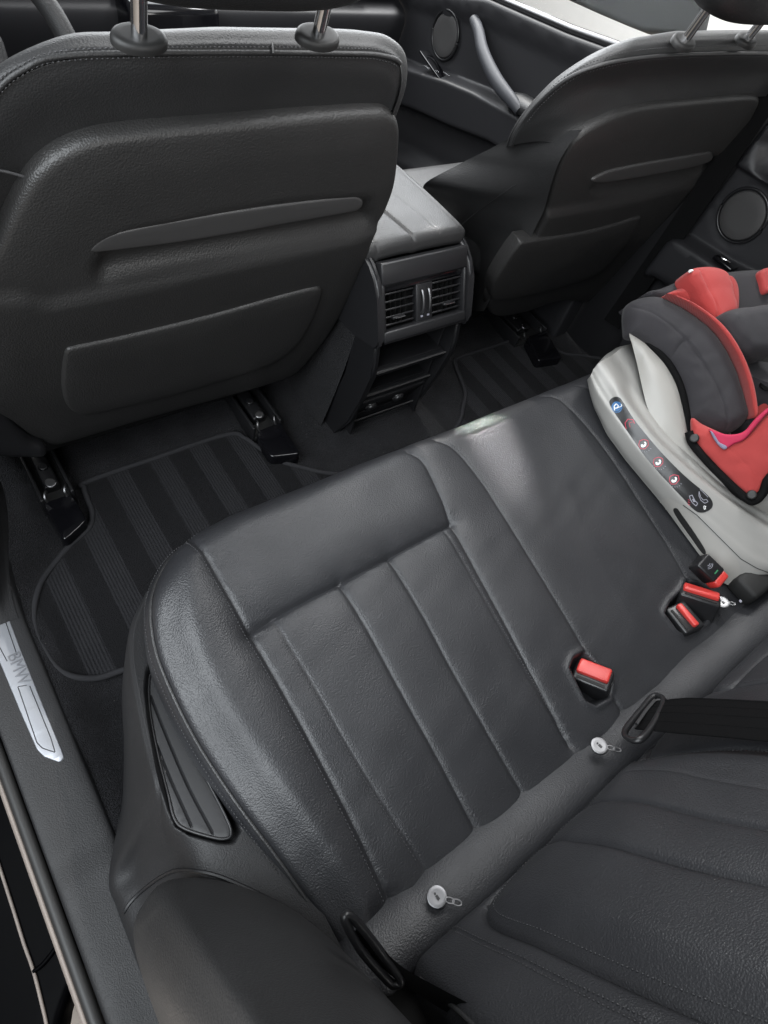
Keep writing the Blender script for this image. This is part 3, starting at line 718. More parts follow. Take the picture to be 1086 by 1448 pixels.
seat_rail('seat rail with a glossy end cover beside the centre console', [(362, 612), (397, 598), (426, 641), (383, 646)], 0.98)
seat_rail('seat rail in the dark far footwell by the child seat', [(745, 478), (772, 468), (796, 505), (762, 510)], 0.95, False)

# ================================================================== front seats
N3 = np.array([0, -0.9766, -0.2149])
STRIP = material('pocket_strip_plastic', (0.045, 0.044, 0.044), 0.42)
def collar_post(t, c, up, hgt):
    n = np.array([0, -0.25, 0.97])
    disc('collar', np.array(c)-n*0.003, n, 0.0235, 0.008, RUBBER, t, 0.004, 40, e1=(1, 0, 0), ry=0.0155)
    tube('post', [np.array(c)-up*0.01, np.array(c)+up*hgt*0.5, np.array(c)+up*hgt], 0.0065, CHROME, t, 16)
def headrest(t, c, w, d, hh, yaw=0.0):
    u = np.linspace(0, 2*math.pi, 56, endpoint=False); v = np.linspace(-math.pi/2, math.pi/2, 30)
    sg = lambda a, p: np.sign(a)*np.abs(a)**p
    U, Vv = np.meshgrid(u, v, indexing='ij')
    x = w*sg(np.cos(Vv), 0.5)*sg(np.cos(U), 0.55); y = d*sg(np.cos(Vv), 0.5)*sg(np.sin(U), 0.7); z = hh*sg(np.sin(Vv), 0.6)
    y = y - 0.20*z + 0.25*x*x/w*0
    return patch('headrest', np.stack([c[0]+x, c[1]+y, c[2]+z], 2), LEATHER_SMOOTH, t, cu=True)

fs = thing('front_seat', 'left front seat with a grained back shell, seen square on above the striped mat', 'car seat', (-0.38, 0.85, 0.02), 'front seats')
PB = Plane(N3, p=(0, 0.700, 0.728))
PU = Plane(N3, p=(0, 0.709, 0.728))           # upholstery lies slightly in front of the shell
zz = lambda px: un(px, PB.n, PB.k)[2]
def plu(pts, lift=0.0): return np.array([un(p, PU.n, PU.k+lift) for p in pts])
def ply(pts, Y): return np.array([uY(p, Y) for p in pts])
k0 = plu([(-60, 520), (-50, 400), (-20, 330), (20, 290), (60, 240), (150, 205), (300, 195), (450, 185), (530, 185), (540, 196), (530, 215)], -0.006)
k1 = plu([(-75, 480), (-65, 360), (-40, 270), (0, 200), (50, 150), (150, 122), (300, 116), (450, 114), (532, 116), (556, 134), (548, 170), (535, 200)], 0.004)
k2 = plu([(-85, 470), (-75, 340), (-48, 225), (-8, 148), (35, 107), (100, 88), (300, 83), (480, 84), (540, 89), (562, 104), (561, 140), (550, 170), (536, 200)], 0.004)
k3 = plu([(-88, 465), (-78, 330), (-52, 215), (-12, 140), (32, 100), (100, 80), (300, 76), (480, 77), (538, 80), (566, 94), (565, 135), (552, 168), (537, 200)], 0.002)
k4 = ply([(-92, 460), (-82, 320), (-58, 200), (-20, 122), (28, 86), (95, 64), (300, 58), (490, 59), (544, 66), (569, 88), (567, 132), (553, 166), (538, 200)], .712)
k5_ = ply([(-95, 455), (-88, 310), (-66, 185), (-28, 110), (22, 75), (90, 48), (300, 38), (500, 41), (548, 52), (570, 80), (568, 128), (554, 164), (538, 198)], .738)
k6 = k5_ + np.array([0.0, 0.09, -0.05]); k6[:, 0] = k6[:, 0]*0.93 - 0.026
up = loft('backrest', [k0, k1, k2, k3, k4, k5_, k6], LEATHER_SMOOTH, fs, 70, 160, sharp=80)
pt = spline(k3, 240)[40:178] + np.array([0, -0.0015, 0.0015])
tube('piping', pt, 0.0026, LEATHER_SMOOTH, up, 8)
stitches('stitching', [(0.72*spline(k3, 240)+0.28*spline(k4, 240))[40:176] + np.array([0, -0.0025, 0.0035]), (0.45*spline(k3, 240)+0.55*spline(k2, 240))[40:176] + np.array([0, -0.0022, 0.0005])], up)
tube('seam', spline([un(p, PU.n, PU.k+0.0035) for p in [(-20, 238), (10, 243), (40, 252), (66, 264)]], 30), 0.0014, THREAD, up, 6)
tube('seam', spline([uY((374, 42), .737), uY((380, 52), .7235), uY((385, 64), .7085), uY((386, 76), .700)], 20) , 0.0013, LEATHER_SMOOTH, up, 6)
shell_px = [(-48, 520), (-45, 450), (-30, 390), (-8, 345), (10, 305), (28, 268), (48, 238), (80, 211), (130, 190), (200, 180), (300, 171), (450, 158), (530, 153), (548, 156), (560, 167), (563, 195), (557, 255), (543, 295), (526, 325), (506, 378), (474, 450), (440, 500), (412, 528), (360, 546), (200, 590), (100, 620), (72, 626), (48, 618), (15, 592), (-25, 565)]
def make_shell(t, P, px, strip_zone, valley, ridge_line, R=0.009, LIFT=0.006):
    rl = P.line(ridge_line, 60)
    vz = P.line(valley, 120, True)
    def ex(x, y, sd):
        # signed height above the ridge line (y axis of the plane runs along e2)
        d = seg_dist(x, y, rl)
        yy = np.interp(x*1.0, rl[:, 0], rl[:, 1]) if rl[0, 0] < rl[-1, 0] else np.interp(x, rl[::-1, 0], rl[::-1, 1])
        s = (y-yy)*(1 if P.e2[2] > 0 else -1)
        h = np.where(s < 0, 0.007*np.clip(1+s/0.35, 0, 1), 0) + 0.007*sstep(0.014, 0.0, s)*(s > 0)
        q = sdf(x, y, vz)
        h = h - 0.014*sstep(0.0, 0.022, q)
        return h
    return pad('back_shell', P, px, SHELL, t, R=R, thick=0.02, lift=LIFT, bulge=LIFT, grid=0.009, step=0.006, extra=ex, sharp=75, skirt=((0.0005, -0.004), (-0.001, -0.02)))
valley_px = [(120, 375), (135, 340), (165, 318), (250, 300), (400, 275), (510, 268), (525, 280), (520, 312), (450, 330), (300, 358), (180, 382), (135, 392)]
ridge_px = [(-60, 425), (0, 415), (30, 413), (60, 421), (100, 414), (200, 394), (300, 371), (400, 350), (480, 333), (530, 319)]
sh = make_shell(fs, PB, shell_px, None, valley_px, ridge_px)
strip_px = [(127, 355), (140, 342), (170, 329), (250, 313), (330, 300), (400, 290), (490, 280), (508, 281), (514, 287), (508, 297), (490, 302), (400, 318), (330, 331), (250, 344), (180, 353), (135, 358)]
PS = Plane(N3, p=PB.map(np.array([0.]), np.array([0.]), np.array([0.0125]))[0])
pad('pocket_strip', PS, strip_px, STRIP, fs, R=0.003, thick=0.030, grid=0.008, step=0.004, smooth=True)
pocket_px = [(91, 507), (94, 497), (104, 492), (180, 476), (300, 447), (400, 419), (445, 408), (454, 409), (455, 417), (444, 448), (428, 478), (408, 500), (380, 517), (330, 534), (250, 558), (170, 578), (125, 587), (108, 585), (95, 574), (89, 550), (89, 525)]
PK = Plane(N3, p=PB.map(np.array([0.]), np.array([0.]), np.array([0.021]))[0])
pad('map_pocket', PK, pocket_px, SHELL, fs, R=0.0045, thick=0.024, bulge=0.003, grid=0.010, step=0.005)
ups = np.array([0, -0.215, 0.977])
for px in ((197, 42), (452, 41)): collar_post(fs, uY(px, 0.668), ups, 0.10)
headrest(fs, (-0.385, 0.650, 0.876), 0.150, 0.055, 0.092)
# seat base and hinge cover
box('seat_base', (-0.385, 1.10, 0.235), (0.50, 0.52, 0.14), LEATHER_SMOOTH, fs, 0.045, None, 5)
hc = Plane((0, -1, 0.15), p=(-0.70, 0.800, 0.2))
pad('hinge_cover', hc, [(-60, 520), (-20, 545), (12, 570), (25, 600), (45, 622), (65, 632), (68, 645), (50, 650), (-10, 648), (-60, 640)], BLACKPL, fs, R=0.014, thick=0.06, bulge=0.01)
# links from the seat base to the rails
box('front_bolster', (-0.370, 0.86, 0.44), (0.34, 0.12, 0.42), LEATHER_SMOOTH, fs, 0.05, Matrix.Rotation(math.radians(12.4), 3, 'X'), 4)
box('seat_frame', (-0.41, 0.93, 0.10), (0.46, 0.10, 0.10), BLACK, fs, 0.01)

fr = thing('front_seat', 'right front seat seen obliquely past the console, its lower back in shadow', 'car seat', (0.42, 0.85, 0.02), 'front seats')
PR = Plane(N3, p=(0, 0.705, 0.53)); PRU = Plane(N3, p=(0, 0.714, 0.53))
def yl(pts): return np.array([uY((u, v), y) for u, v, y in pts])
c_back = np.array([un(p, PR.n, PR.k-0.003) for p in [(800, 206), (822, 186), (840, 176), (862, 165), (890, 156), (922, 150), (992, 143), (1050, 138), (1085, 136), (1120, 134)]])
c_mid = yl([(764, 200, .728), (770, 184, .722), (795, 160, .705), (825, 138, .694), (860, 124, .688), (900, 115, .682), (950, 110, .679), (1020, 107, .677), (1110, 104, .677)])
c_p0 = yl([(729, 204, .760), (733, 191, .752), (748, 170, .737), (772, 143, .717), (808, 114, .695), (850, 98, .676), (900, 88, .666), (960, 83, .662), (1030, 81, .661), (1115, 80, .661)])
c_pip = yl([(723, 206, .772), (727, 193, .765), (742, 168, .745), (764, 142, .725), (800, 112, .700), (845, 93, .678), (898, 83, .667), (960, 78, .661), (1030, 76, .661), (1115, 76, .661)])
c_top = yl([(719, 207, .783), (722, 195, .775), (737, 168, .758), (760, 140, .738), (795, 107, .712), (840, 80, .690), (890, 64, .675), (955, 57, .668), (1030, 55, .668), (1115, 55, .668)])
c_sil = yl([(716, 208, .798), (719, 196, .79), (733, 170, .78), (756, 140, .765), (790, 108, .745), (830, 81, .725), (880, 58, .705), (950, 45, .697), (1030, 43, .697), (1115, 43, .697)])
c_far = c_sil + np.array([0.11, 0.07, -0.06])
rb_ = loft('backrest', [c_back, c_mid, c_p0, c_pip, c_top, c_sil, c_far], LEATHER_SMOOTH, fr, 60, 110)
tube('piping', spline(c_pip + np.array([0, -0.002, 0.001]), 120), 0.0028, LEATHER_SMOOTH, rb_, 8)
stitches('stitching', [spline(0.55*c_pip+0.45*c_top[:len(c_pip)] + np.array([0, -0.001, 0.0025]), 200), spline(0.7*c_p0 + 0.3*c_pip + np.array([0, -0.002, 0.0005]), 200)], rb_)
shell_r = [(788, 234), (803, 205), (826, 183), (862, 163), (890, 153), (922, 147), (992, 140), (1050, 135), (1068, 135), (1073, 141), (1066, 157), (1050, 184), (1030, 214), (1000, 252), (975, 290), (930, 345), (885, 400), (850, 425), (790, 425), (740, 440), (700, 445), (690, 425), (714, 386), (746, 344), (770, 296), (779, 262)]
valley_r = [(830, 268), (845, 250), (900, 232), (960, 222), (1015, 214), (1018, 228), (975, 250), (920, 264), (860, 275)]
ridge_r = [(700, 320), (780, 298), (820, 291), (869, 283), (918, 271), (957, 261), (1000, 252)]
make_shell(fr, PR, shell_r, None, valley_r, ridge_r, 0.007, 0.004)
strip_r = [(837, 256), (850, 248), (869, 241), (918, 231), (960, 224), (1000, 217), (1008, 219), (1005, 228), (980, 237), (918, 249), (870, 257), (845, 259)]
PRS = Plane(N3, p=PR.map(np.array([0.]), np.array([0.]), np.array([0.0125]))[0])
pad('pocket_strip', PRS, strip_r, STRIP, fr, R=0.003, thick=0.030, grid=0.008, step=0.004)
pocket_r = [(733, 348), (745, 342), (820, 330), (869, 318), (900, 308), (906, 310), (890, 340), (850, 385), (800, 405), (740, 420), (700, 425), (697, 405), (710, 380)]
PRK = Plane(N3, p=PR.map(np.array([0.]), np.array([0.]), np.array([0.018]))[0])
pad('map_pocket', PRK, pocket_r, SHELL, fr, R=0.0045, thick=0.024, bulge=0.003, grid=0.010, step=0.005)
# inboard flank that flares down to the console
f0 = [un(p, PR.n, PR.k+l) for p, l in [((824, 183), .004), ((803, 206), .0085), ((788, 234), .0095), ((779, 262), .0095), ((770, 296), .0095), ((746, 344), .0095), ((714, 386), .011), ((684, 440), .008)]]
f1 = [un(p, PR.n, PR.k+0.002) for p in [(822, 184), (780, 204), (742, 240), (738, 280), (742, 312), (722, 347), (700, 385), (687, 420), (676, 440)]]
f2 = [uY(p, y) for p, y in [((785, 183), .700), ((748, 194), .715), ((705, 228), .735), ((694, 268), .748), ((700, 305), .758), ((692, 338), .77), ((682, 370), .785), ((678, 405), .80), ((672, 440), .82)]]
f3 = [uY(p, y) for p, y in [((745, 187), .74), ((718, 197), .77), ((665, 225), .83), ((630, 250), .87), ((635, 280), .87), ((650, 310), .87), ((660, 345), .87), ((664, 390), .88), ((668, 440), .89)]]
f4 = [uY(p, y) for p, y in [((722, 194), .79), ((700, 207), .82), ((655, 229), .88), ((600, 258), .93), ((598, 268), .96), ((625, 300), .95), ((650, 340), .94), ((658, 390), .93), ((662, 440), .93)]]
A0, A4 = [spline(resample(np.array(q), 0.02), 30) for q in (f0, f4)]
bul = np.outer(np.sin(np.linspace(0, math.pi, 30)), np.array([-0.45, -0.85, 0.2]))
fl = [A0*(1-k)+A4*k + bul*0.010*math.sin(math.pi*k) for k in np.linspace(0, 1, 7)]
flank = loft('inner_flank', fl, LEATHER_SMOOTH, fr, 40, 60)
from mathutils.bvhtree import BVHTree
def surf_line(name, px, obj, r, mat, lift=0.0):
    me = obj.data; T = BVHTree.FromPolygons([v.co for v in me.vertices], [tuple(p.vertices) for p in me.polygons]); P = []
    for p in spline(np.array(px, float), len(px)*10):
        h = T.ray_cast(Vector(CAMC), Vector(ray(*p)).normalized())
        if h[0] is not None: P.append(np.array(h[0]) + np.array(h[1])*(lift if h[1].dot(Vector(ray(*p))) < 0 else -lift))
    if len(P) > 3: tube(name, P, r, mat, obj, 6)
surf_line('seam', [(731, 260), (700, 281), (672, 302), (653, 318)], flank, 0.0013, LEATHER_SMOOTH)
for px in ((972, 52), (1061, 50)): collar_post(fr, uY(px, 0.652), ups, 0.10)
headrest(fr, (0.395, 0.625, 0.872), 0.150, 0.05, 0.080)
box('seat_base', (0.44, 1.03, 0.235), (0.46, 0.34, 0.14), LEATHER_SMOOTH, fr, 0.05, None, 5)
box('front_bolster', (0.48, 0.85, 0.42), (0.40, 0.12, 0.38), LEATHER_SMOOTH, fr, 0.05, Matrix.Rotation(math.radians(12.4), 3, 'X'), 4)
box('seat_frame', (0.42, 0.95, 0.10), (0.44, 0.10, 0.10), BLACK, fr, 0.01)
# ================================================================== centre console
con = thing('centre_console', 'black centre console with leather armrest lid, rear air vents and open shelves', 'console', (0.0, 0.8, 0.0))
def prism(name, P, x0, x1, mat, bev):
    bm = bmesh.new()
    a = [bm.verts.new((x0, y, z)) for y, z in P]; b = [bm.verts.new((x1, y, z)) for y, z in P]
    bm.faces.new(a); bm.faces.new(b)
    for i in range(len(P)): j = (i+1) % len(P); bm.faces.new((a[i], a[j], b[j], b[i]))
    bmesh.ops.bevel(bm, geom=bm.edges[:], offset=bev, segments=3, affect='EDGES', clamp_overlap=True)
    return finish(name, bm, mat, con, 50)
SIDEP = [(0.756, 0.430), (0.738, 0.424), (0.718, 0.410), (0.702, 0.384), (0.688, 0.352), (0.675, 0.318), (0.672, 0.303), (0.682, 0.294), (0.745, 0.281), (0.80, 0.278), (0.90, 0.265), (1.4, 0.265), (1.4, 0.430)]
PILP = [(0.683, 0.298), (0.676, 0.265), (0.676, 0.230), (0.688, 0.160), (0.703, 0.085), (0.740, 0.012), (0.745, 0.003), (0.80, 0.003), (0.780, 0.06), (0.757, 0.12), (0.746, 0.18), (0.744, 0.24), (0.745, 0.29)]
for sg in (-1, 1):
    prism('side_panel', SIDEP, sg*0.0935, sg*0.1075, SMOOTHPL, 0.005)
    prism('side_pillar', PILP, sg*0.0880, sg*0.1015, BLACKPL, 0.004)
    rows = []
    for y in np.linspace(0.746, 1.5, 20):
        rows.append([(sg*(0.094+0.022*k), y+0.03*(1-math.cos(k*1.4)), 0.30*(1-k)) for k in np.linspace(0, 1, 12)])
    patch('carpet_flank', rows, CARPET, con)
box('core', (0, 1.16, 0.21), (0.170, 0.74, 0.40), BLACK, con, 0.004)
d1 = np.array([0, 0.428, 0.904]); nF = np.array([0, -0.904, 0.428])
Rf = Matrix(((1, 0, 0), (0, d1[1], nF[1]), (0, d1[2], nF[2])))
def F(x, w, o=0.0): return np.array([x, 0.7015, 0.3605]) + d1*w + nF*o     # w up the face, o outward
box('vent_bezel', F(0, 0.0555, -0.004), (0.186, 0.036, 0.02), SMOOTHPL, con, 0.003, Rf)
box('vent_bezel', F(0, -0.047, -0.004), (0.186, 0.019, 0.02), SMOOTHPL, con, 0.003, Rf)
for sx in (-1, 1): box('vent_bezel', F(sx*0.0900, 0.0, -0.005), (0.006, 0.084, 0.02), SMOOTHPL, con, 0.002, Rf)
box('display_strip', F(0, 0.0315, -0.008), (0.174, 0.012, 0.012), GLOSS, con, 0.0015, Rf)
box('vent_cavity', F(0, -0.006, -0.036), (0.176, 0.070, 0.01), BLACK, con, 0, Rf)
for sx in (-1, 1):
    x0 = sx*0.0540
    for k in range(5):
        w = 0.0195 - 0.0128*k
        tilt = Matrix.Rotation(math.radians(-22), 3, 'X')
        box('vent_slat', F(x0, w, -0.010), (0.066, 0.0032, 0.013), BLACKPL, con, 0.0009, Rf @ tilt)
    for k in range(6):
        box('vent_vane', F(x0-0.027+0.011*k, -0.006, -0.026), (0.0013, 0.064, 0.010), BLACK, con, 0, Rf)
    tb = box('vent_tab', F(x0+sx*0.003, -0.0190, -0.003), (0.026, 0.004, 0.009), BLACKPL, con, 0.0012, Rf)
    tube('tab_trim', [F(x0-0.009+sx*0.003, -0.0190, 0.0020), F(x0+0.012+sx*0.003, -0.0190, 0.0020)], 0.0010, CHROME, tb, 6)
hub = box('vent_divider', F(0.002, -0.006, -0.009), (0.036, 0.066, 0.014), SMOOTHPL, con, 0.002, Rf)
for sx in (-1, 1):
    xx = 0.002+sx*0.0072
    box('wheel_slot', F(xx, -0.004, -0.0018), (0.0072, 0.046, 0.001), BLACK, hub, 0, Rf)
    P = [F(xx, -0.004+0.019*math.sin(a), -0.0015+0.0055*math.cos(a)) for a in np.linspace(-1.5, 1.5, 24)]
    tube('thumb_wheel', P, 0.0024, STEEL, hub, 8)
    box('wheel_mark', F(xx, -0.029, -0.0014), (0.0045, 0.0032, 0.0008), GREYINK, hub, 0, Rf)
tube('bezel_trim', [F(x, -0.0578, 0.002) for x in np.linspace(-0.091, 0.091, 9)], 0.0011, SMOOTHPL, con, 6)
box('shelf_back', (0.0, 0.79, 0.15), (0.176, 0.01, 0.30), BLACK, con, 0)
for (y0, z0) in ((0.684, 0.224), (0.700, 0.148)):
    sf = box('shelf', (0.0, y0+0.042, z0), (0.174, 0.084, 0.012), BLACKPL, con, 0.003)
    tube('shelf_lip', [(x, y0-0.001, z0+0.0055) for x in np.linspace(-0.086, 0.086, 6)], 0.0018, STRIP, sf, 6)
    tube('shelf_lip', [(x, y0+0.012, z0+0.0070) for x in np.linspace(-0.086, 0.086, 6)], 0.0010, SMOOTHPL, sf, 6)
for sg in (-1, 1): box('shelf_side', (sg*0.0845, 0.747, 0.165), (0.005, 0.085, 0.25), BLACKPL, con, 0.001)
nL = np.array([0, -0.90, -0.436])
Rl = Matrix(((1, 0, 0), (0, -0.436, -0.90), (0, 0.90, -0.436)))
base = np.array([0, 0.716, 0.098])
box('socket_panel', base + np.array([0, 0.010, 0]), (0.174, 0.075, 0.016), BLACKPL, con, 0.003, Rl)
for x in (-0.040, 0.030):
    c = base + np.array([x, 0.002, 0.000])
    sk = disc('power_socket', c+nL*0.010, nL, 0.0125, 0.014, BLACKPL, con, 0.003, 28)
    tube('socket_ring', [c+nL*0.0035+0.0125*(np.array([1, 0, 0])*math.cos(a)+np.array([0, -0.436, 0.90])*math.sin(a)) for a in np.linspace(0, 2*math.pi, 28, endpoint=False)], 0.0013, STRIP, sk, 6, closed=True)
tube('panel_trim', [(x, 0.716, 0.064) for x in np.linspace(-0.084, 0.084, 5)], 0.0016, STRIP, con, 6)
box('foot', (0.0, 0.765, 0.030), (0.174, 0.06, 0.058), BLACKPL, con, 0.003)
lid_o = [(-0.106, 0.760), (-0.098, 0.750), (-0.05, 0.746), (0.05, 0.746), (0.098, 0.750), (0.106, 0.760), (0.109, 0.80), (0.111, 0.90), (0.108, 0.980), (0.095, 0.995), (-0.095, 0.995), (-0.110, 0.980), (-0.112, 0.90), (-0.109, 0.80)]
lo = spline(lid_o, 200, True)
ls1 = np.array([(-0.014, 0.73), (-0.022, 0.80), (-0.033, 0.90), (-0.040, 1.02)]); ls2 = np.array([(0.040, 0.73), (0.035, 0.80), (0.024, 0.90), (0.015, 1.02)])
ls0 = np.array([(-0.086, 0.73), (-0.093, 0.80), (-0.096, 0.90), (-0.096, 1.02)])
ls3 = np.array([(0.094, 0.73), (0.094, 0.80), (0.095, 0.90), (0.095, 1.02)])
LS = [resample(l, 0.01) for l in (ls1, ls2, ls0, ls3)]
def lid_h(x, y, sd):
    z = roll(sd, 0.014) + 0.005*np.exp(-(x/0.08)**4)
    for l, g in zip(LS, (0.0025, 0.0006, 0.0018, 0.0008)):
        d = seg_dist(x, y, l); z = z - g*np.exp(-(d/0.0025)**2) - g*0.7*np.exp(-d/0.008)
    return z
lidz = lambda y: 0.446 - 0.02*np.clip(y-0.80, 0, 1)
lid = sheet('armrest_lid', lo, lid_h, lambda x, y, h: np.stack([x, y, lidz(y)+h], 1), LEATHER_SMOOTH, con, grid=0.009, step=0.005, seams=LS,
    rings=(0.0006, 0.002, 0.005, 0.009, 0.013), skirt=((0.001, -0.004), (0.001, -0.011), (-0.004, -0.014), (-0.02, -0.014)))
sp2 = []
for l in (offset_line(LS[2], 0.004), offset_line(LS[0], -0.004)):
    s_ = sdf(l[:, 0], l[:, 1], lo); k = s_ > 0.004; q = l[k]; sp2.append(np.stack([q[:, 0], q[:, 1], lidz(q[:, 1])+lid_h(q[:, 0], q[:, 1], s_[k])+0.0006], 1))
stitches('stitching', sp2, lid)

# ================================================================== right front door
door = thing('front_door', 'dark right front door with round speaker, curved grab handle and switches', 'car door', (0.72, 1.35, 0.1))
dpo = [(0.80, -0.05), (0.80, 0.30), (0.82, 0.60), (0.95, 0.603), (1.184, 0.566), (1.40, 0.540), (1.46, 0.533), (1.59, 0.495), (1.75, 0.46), (1.95, 0.43), (1.95, -0.05)]
led = np.array([(0.80, 0.425), (1.10, 0.402), (1.23, 0.385), (1.37, 0.368), (1.484, 0.346), (1.636, 0.308), (1.74, 0.290), (1.95, 0.26)])
pkl = np.array([(0.80, 0.34), (1.27, 0.285), (1.43, 0.247), (1.59, 0.215), (1.71, 0.185), (1.95, 0.14)])
def door_h(y, z, sd):
    zl = np.interp(y, led[:, 0], led[:, 1]); zp = np.interp(y, pkl[:, 0], pkl[:, 1])
    h = roll(sd, 0.008)
    h = h + 0.055*sstep(0.004, -0.008, z-zl)*sstep(-0.015, 0.01, z-zp) + 0.010*sstep(0.0, -0.1, z-zp) + 0.045*sstep(-0.11, -0.15, z-zp)
    h = h - 0.004*np.exp(-((np.hypot(y-1.582, z-0.408)-0.058)/0.006)**2)
    zb = np.interp(y, [p[0] for p in dpo[2:9]], [p[1] for p in dpo[2:9]])
    h = h + 0.012*sstep(0.055, 0.030, zb-z) - 0.004*np.exp(-((zb-z-0.030)/0.003)**2)
    return h
sheet('door_panel', resample(np.array(dpo), 0.01, True), door_h, lambda y, z, h: np.stack([0.722-h, y, z], 1), DOORTRIM, door, grid=0.013, step=0.01,
    seams=(led, pkl), seam_off=(0, 0.003, 0.006, 0.010, 0.016), rings=(0.001, 0.003, 0.008), skirt=((0, -0.04),), cap=False)
disc('speaker', (0.716, 1.582, 0.408), (-1, 0, 0.05), 0.050, 0.006, SPEAKER, door, 0.003, 48, dish=-0.001)
aa = np.linspace(0, 2*math.pi, 60, endpoint=False)
tube('speaker_ring', np.stack([np.full(60, 0.7185), 1.582+0.0545*np.cos(aa), 0.408+0.0545*np.sin(aa)], 1), 0.0035, BLACKPL, door, 8, closed=True)
H = [uX(p, x) for p, x in (((671, 28), .712), ((677, 45), .690), ((682, 70), .672), ((692, 95), .662), ((706, 120), .656), ((722, 140), .655), ((735, 156), .662))]
hp = spline(H, 40)
tube('grab_handle', hp, np.interp(np.linspace(0, 1, 40), [0, .15, .6, 1], [.014, .0135, .017, .014]), HANDLE, door, 16, ry=np.interp(np.linspace(0, 1, 40), [0, .1, .7, 1], [.012, .014, .017, .012]))
AP = [(0.70, 1.27, 0.395), (0.685, 1.18, 0.408), (0.68, 1.05, 0.42), (0.68, 0.85, 0.44)]
ap = spline(AP, 40)
tube('armrest_pad', ap, np.interp(np.linspace(0, 1, 40), [0, .06, .2, 1], [.004, .022, .032, .034]), LEATHER_SMOOTH, door, 20, ry=np.interp(np.linspace(0, 1, 40), [0, .06, .2, 1], [.004, .016, .022, .022]))
sw = box('switch_plate', (0.690, 1.545, 0.338), (0.034, 0.155, 0.006), GLOSS, door, 0.002, Matrix.Rotation(math.radians(13), 3, 'X'))
for k, y in enumerate((1.60, 1.56, 1.515)):
    tube('switch_trim', [(0.705, y, 0.338-0.22*(y-1.545)+0.004), (0.680, y-0.006, 0.338-0.22*(y-1.545)+0.005), (0.683, y-0.028, 0.344-0.22*(y-1.545))], 0.0012, CHROME, sw, 6)
gl = Plane((-1, 0, 0.25), p=(0.735, 1.2, 0.57))
W_ = [(0.74, 0.80, 0.62), (0.74, 1.08, 0.585), (0.74, 1.44, 0.545), (0.84, 1.25, 0.82), (0.87, 1.05, 0.93), (0.87, 0.80, 0.95)]
bm = bmesh.new(); A = [bm.verts.new(p) for p in W_]; bm.faces.new(A); r = bmesh.ops.extrude_face_region(bm, geom=bm.faces[:]); bmesh.ops.translate(bm, vec=(0.004, 0, 0.001), verts=[v for v in r['geom'] if isinstance(v, bmesh.types.BMVert)])
finish('window_glass', bm, GLASS, door, 30)
tube('belt_moulding', [(0.728, 0.80, 0.618), (0.728, 0.95, 0.611), (0.728, 1.184, 0.574), (0.728, 1.40, 0.548), (0.728, 1.47, 0.540)], 0.009, STEEL, door, 12)
tube('window_frame', spline([(0.735, 1.50, 0.525), (0.745, 1.44, 0.552), (0.79, 1.34, 0.68), (0.85, 1.22, 0.85), (0.88, 1.05, 0.97)], 30), 0.011, STEEL, door, 12)
tube('mirror_triangle', spline([(0.742, 1.62, 0.50), (0.748, 1.53, 0.56), (0.80, 1.40, 0.72)], 20), 0.022, BLACKPL, door, 12)

# ================================================================== right rear door
rd = thing('rear_door', 'dark right rear door with a round speaker behind the child seat', 'car door', (0.76, 0.45, 0.1))
ro = [(0.705, -0.05), (0.690, 0.30), (0.660, 0.62), (0.60, 0.69), (0.45, 0.69), (-0.1, 0.69), (-0.1, -0.05)]
rl_ = np.array([(0.705, 0.36), (0.663, 0.382), (0.548, 0.392), (0.464, 0.408), (0.3, 0.42), (-0.1, 0.44)])
ru = np.array([(0.70, 0.536), (0.672, 0.537), (0.586, 0.541), (0.3, 0.56), (-0.1, 0.57)])
def rd_h(y, z, sd):
    zl = np.interp(-y, -rl_[:, 0], rl_[:, 1]); zu = np.interp(-y, -ru[:, 0], ru[:, 1])
    h = roll(sd, 0.01) + 0.05*sstep(0.004, -0.008, z-zl)*sstep(-0.12, -0.09, z-zl) + 0.012*sstep(-0.004, 0.006, z-zu)
    h = h - 0.004*np.exp(-((np.hypot(y-0.591, z-0.473)-0.056)/0.006)**2)
    return h - 0.03*sstep(0.05, 0.03, np.hypot(y-0.60, (z-0.60)*0.8))
sheet('door_panel', resample(np.array(ro), 0.01, True), rd_h, lambda y, z, h: np.stack([0.742-h, y, z], 1), DOORTRIM, rd, grid=0.013, step=0.01, seams=(rl_, ru), seam_off=(0, .003, .006, .01), rings=(0.001, 0.004, 0.01), skirt=((0, -0.04),), cap=False)
disc('speaker', (0.736, 0.591, 0.473), (-1, 0, 0.05), 0.047, 0.006, SPEAKER, rd, 0.003, 48)
tube('speaker_ring', np.stack([np.full(60, 0.7385), 0.591+0.0515*np.cos(aa), 0.473+0.0515*np.sin(aa)], 1), 0.003, BLACKPL, rd, 8, closed=True)
sw = box('switch_plate', (0.705, 0.548, 0.398), (0.03, 0.05, 0.008), GLOSS, rd, 0.002)
tube('switch_trim', [(0.700, 0.560, 0.403), (0.700, 0.548, 0.405), (0.706, 0.540, 0.404)], 0.0013, CHROME, sw, 6)

